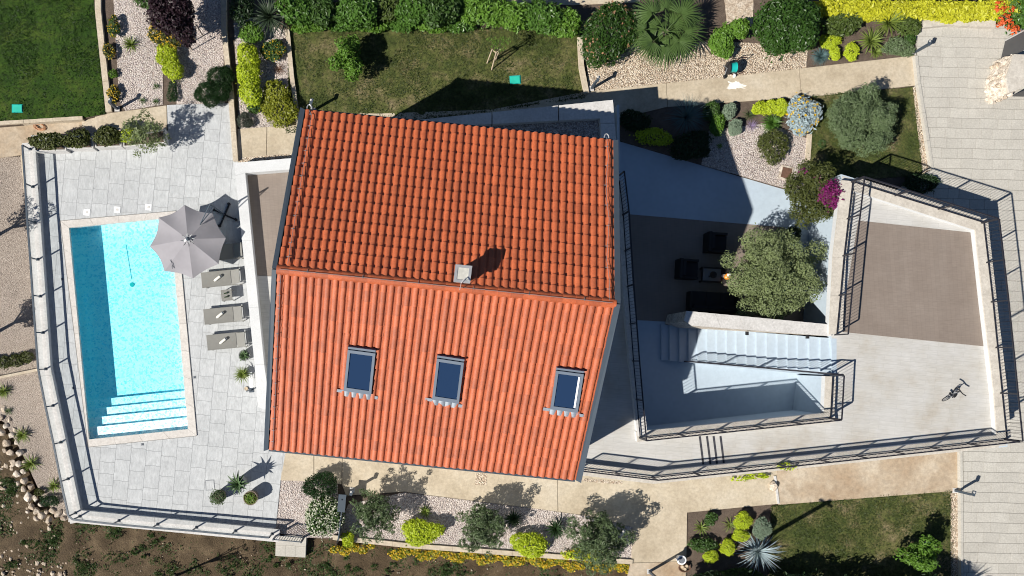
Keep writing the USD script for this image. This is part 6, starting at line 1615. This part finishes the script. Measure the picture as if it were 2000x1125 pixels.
# utility pole beyond the lower edge (its shadow falls on the lawn)
up_ = thing('utility_pole', 'wooden utility pole standing just beyond the lower edge', 'utility pole', P(1333, 1142))
pc2 = P(1333, 1142)
add('pole', MB().tube([pc2 - [0, 0, 0.3], pc2 + [0, 0, 7.0]], [0.13, 0.10], 10).mesh(), 'pole_wood', up_)
add('crossarm', MB().bar(pc2 + [-0.3, 0.2, 6.8], pc2 + [0.3, -0.2, 6.8], 0.09, 0.09).mesh(), 'pole_wood', up_)
# rocks
rk = thing('rock_border', 'curved border of pale rocks around lower gravel bed', 'rock border', P(40, 900, -0.5))
rocks = [(3, 815, 9), (12, 832, 8), (5, 846, 10), (24, 850, 9), (14, 866, 11), (33, 864, 7), (22, 884, 10), (40, 884, 12), (26, 902, 9), (38, 908, 9), (46, 921, 8), (33, 924, 9), (48, 938, 10), (60, 950, 8), (46, 956, 8), (58, 968, 11), (70, 975, 8), (62, 988, 9), (73, 996, 10), (84, 1006, 11), (72, 1012, 8), (92, 1000, 6), (104, 997, 10), (114, 1003, 11), (128, 1000, 8), (96, 1016, 8), (8, 800, 7), (30, 840, 6), (50, 905, 7), (80, 985, 7), (20, 820, 6), (10, 880, 7), (36, 944, 7), (55, 1000, 6), (124, 1012, 7)]
for (x, y, a) in rocks:
    a *= 0.9
    m = trimesh.creation.icosphere(2, a * 0.0255)
    v = m.vertices.copy()
    v *= rr.uniform(0.75, 1.35, 3) * [1, 1, 0.55]
    n_ = rr.normal(size=(11, 3)); n_ /= np.linalg.norm(n_, axis=1, keepdims=True)
    for q_ in n_:
        dd = v @ q_ - a * 0.0255 * rr.uniform(0.45, 0.75)
        v -= np.maximum(dd, 0)[:, None] * q_
    m.vertices = v
    m.apply_translation(P(x, y, -0.45) + [0, 0, a * 0.006])
    add('stone', m, 'rock_cream' if rr.uniform() < 0.7 else 'rough_stone', rk)
ls_ = MB()
base = trimesh.creation.icosphere(0, 1.0)
for k in range(520):
    if k < 380:
        y = rr.uniform(860, 1130); x = rr.uniform(-5, 25 + (y - 860) * 0.45)
        if y < 1010 and x > 12 + (y - 860) * 0.42:
            continue
    else:
        x, y = rr.uniform(120, 1000), rr.uniform(1055, 1125)
    a = rr.gamma(1.8, 0.022) + 0.012
    if k >= 380:
        a *= 0.5
    v = base.vertices * rr.uniform(0.6, 1.3, 3) * a * [1, 1, 0.6] + rr.normal(0, a * 0.08, base.vertices.shape)
    ls_.put(v + P(x, y, -0.58), base.faces)
tag(add('loose_stones', ls_.mesh(), 'rock_cream'), 'pale loose stones scattered over the rough bare soil', 'stones', kind='stuff')
# pale stain on the upper path
rr2 = np.random.default_rng(2)
tt = np.linspace(0, 2 * math.pi, 40, endpoint=False)
rad = 1 + 0.28 * np.sin(3 * tt + 1) + 0.2 * rr2.normal(size=40)
stp = Polygon([tuple(P(1437 + 17 * a * math.cos(q_), 167 + 7 * a * math.sin(q_), 0.05)[:2]) for a, q_ in zip(rad, tt)]).buffer(0)
struct('path_stain', prism(stp, 0.045, 0.0545), 'stain_pale')
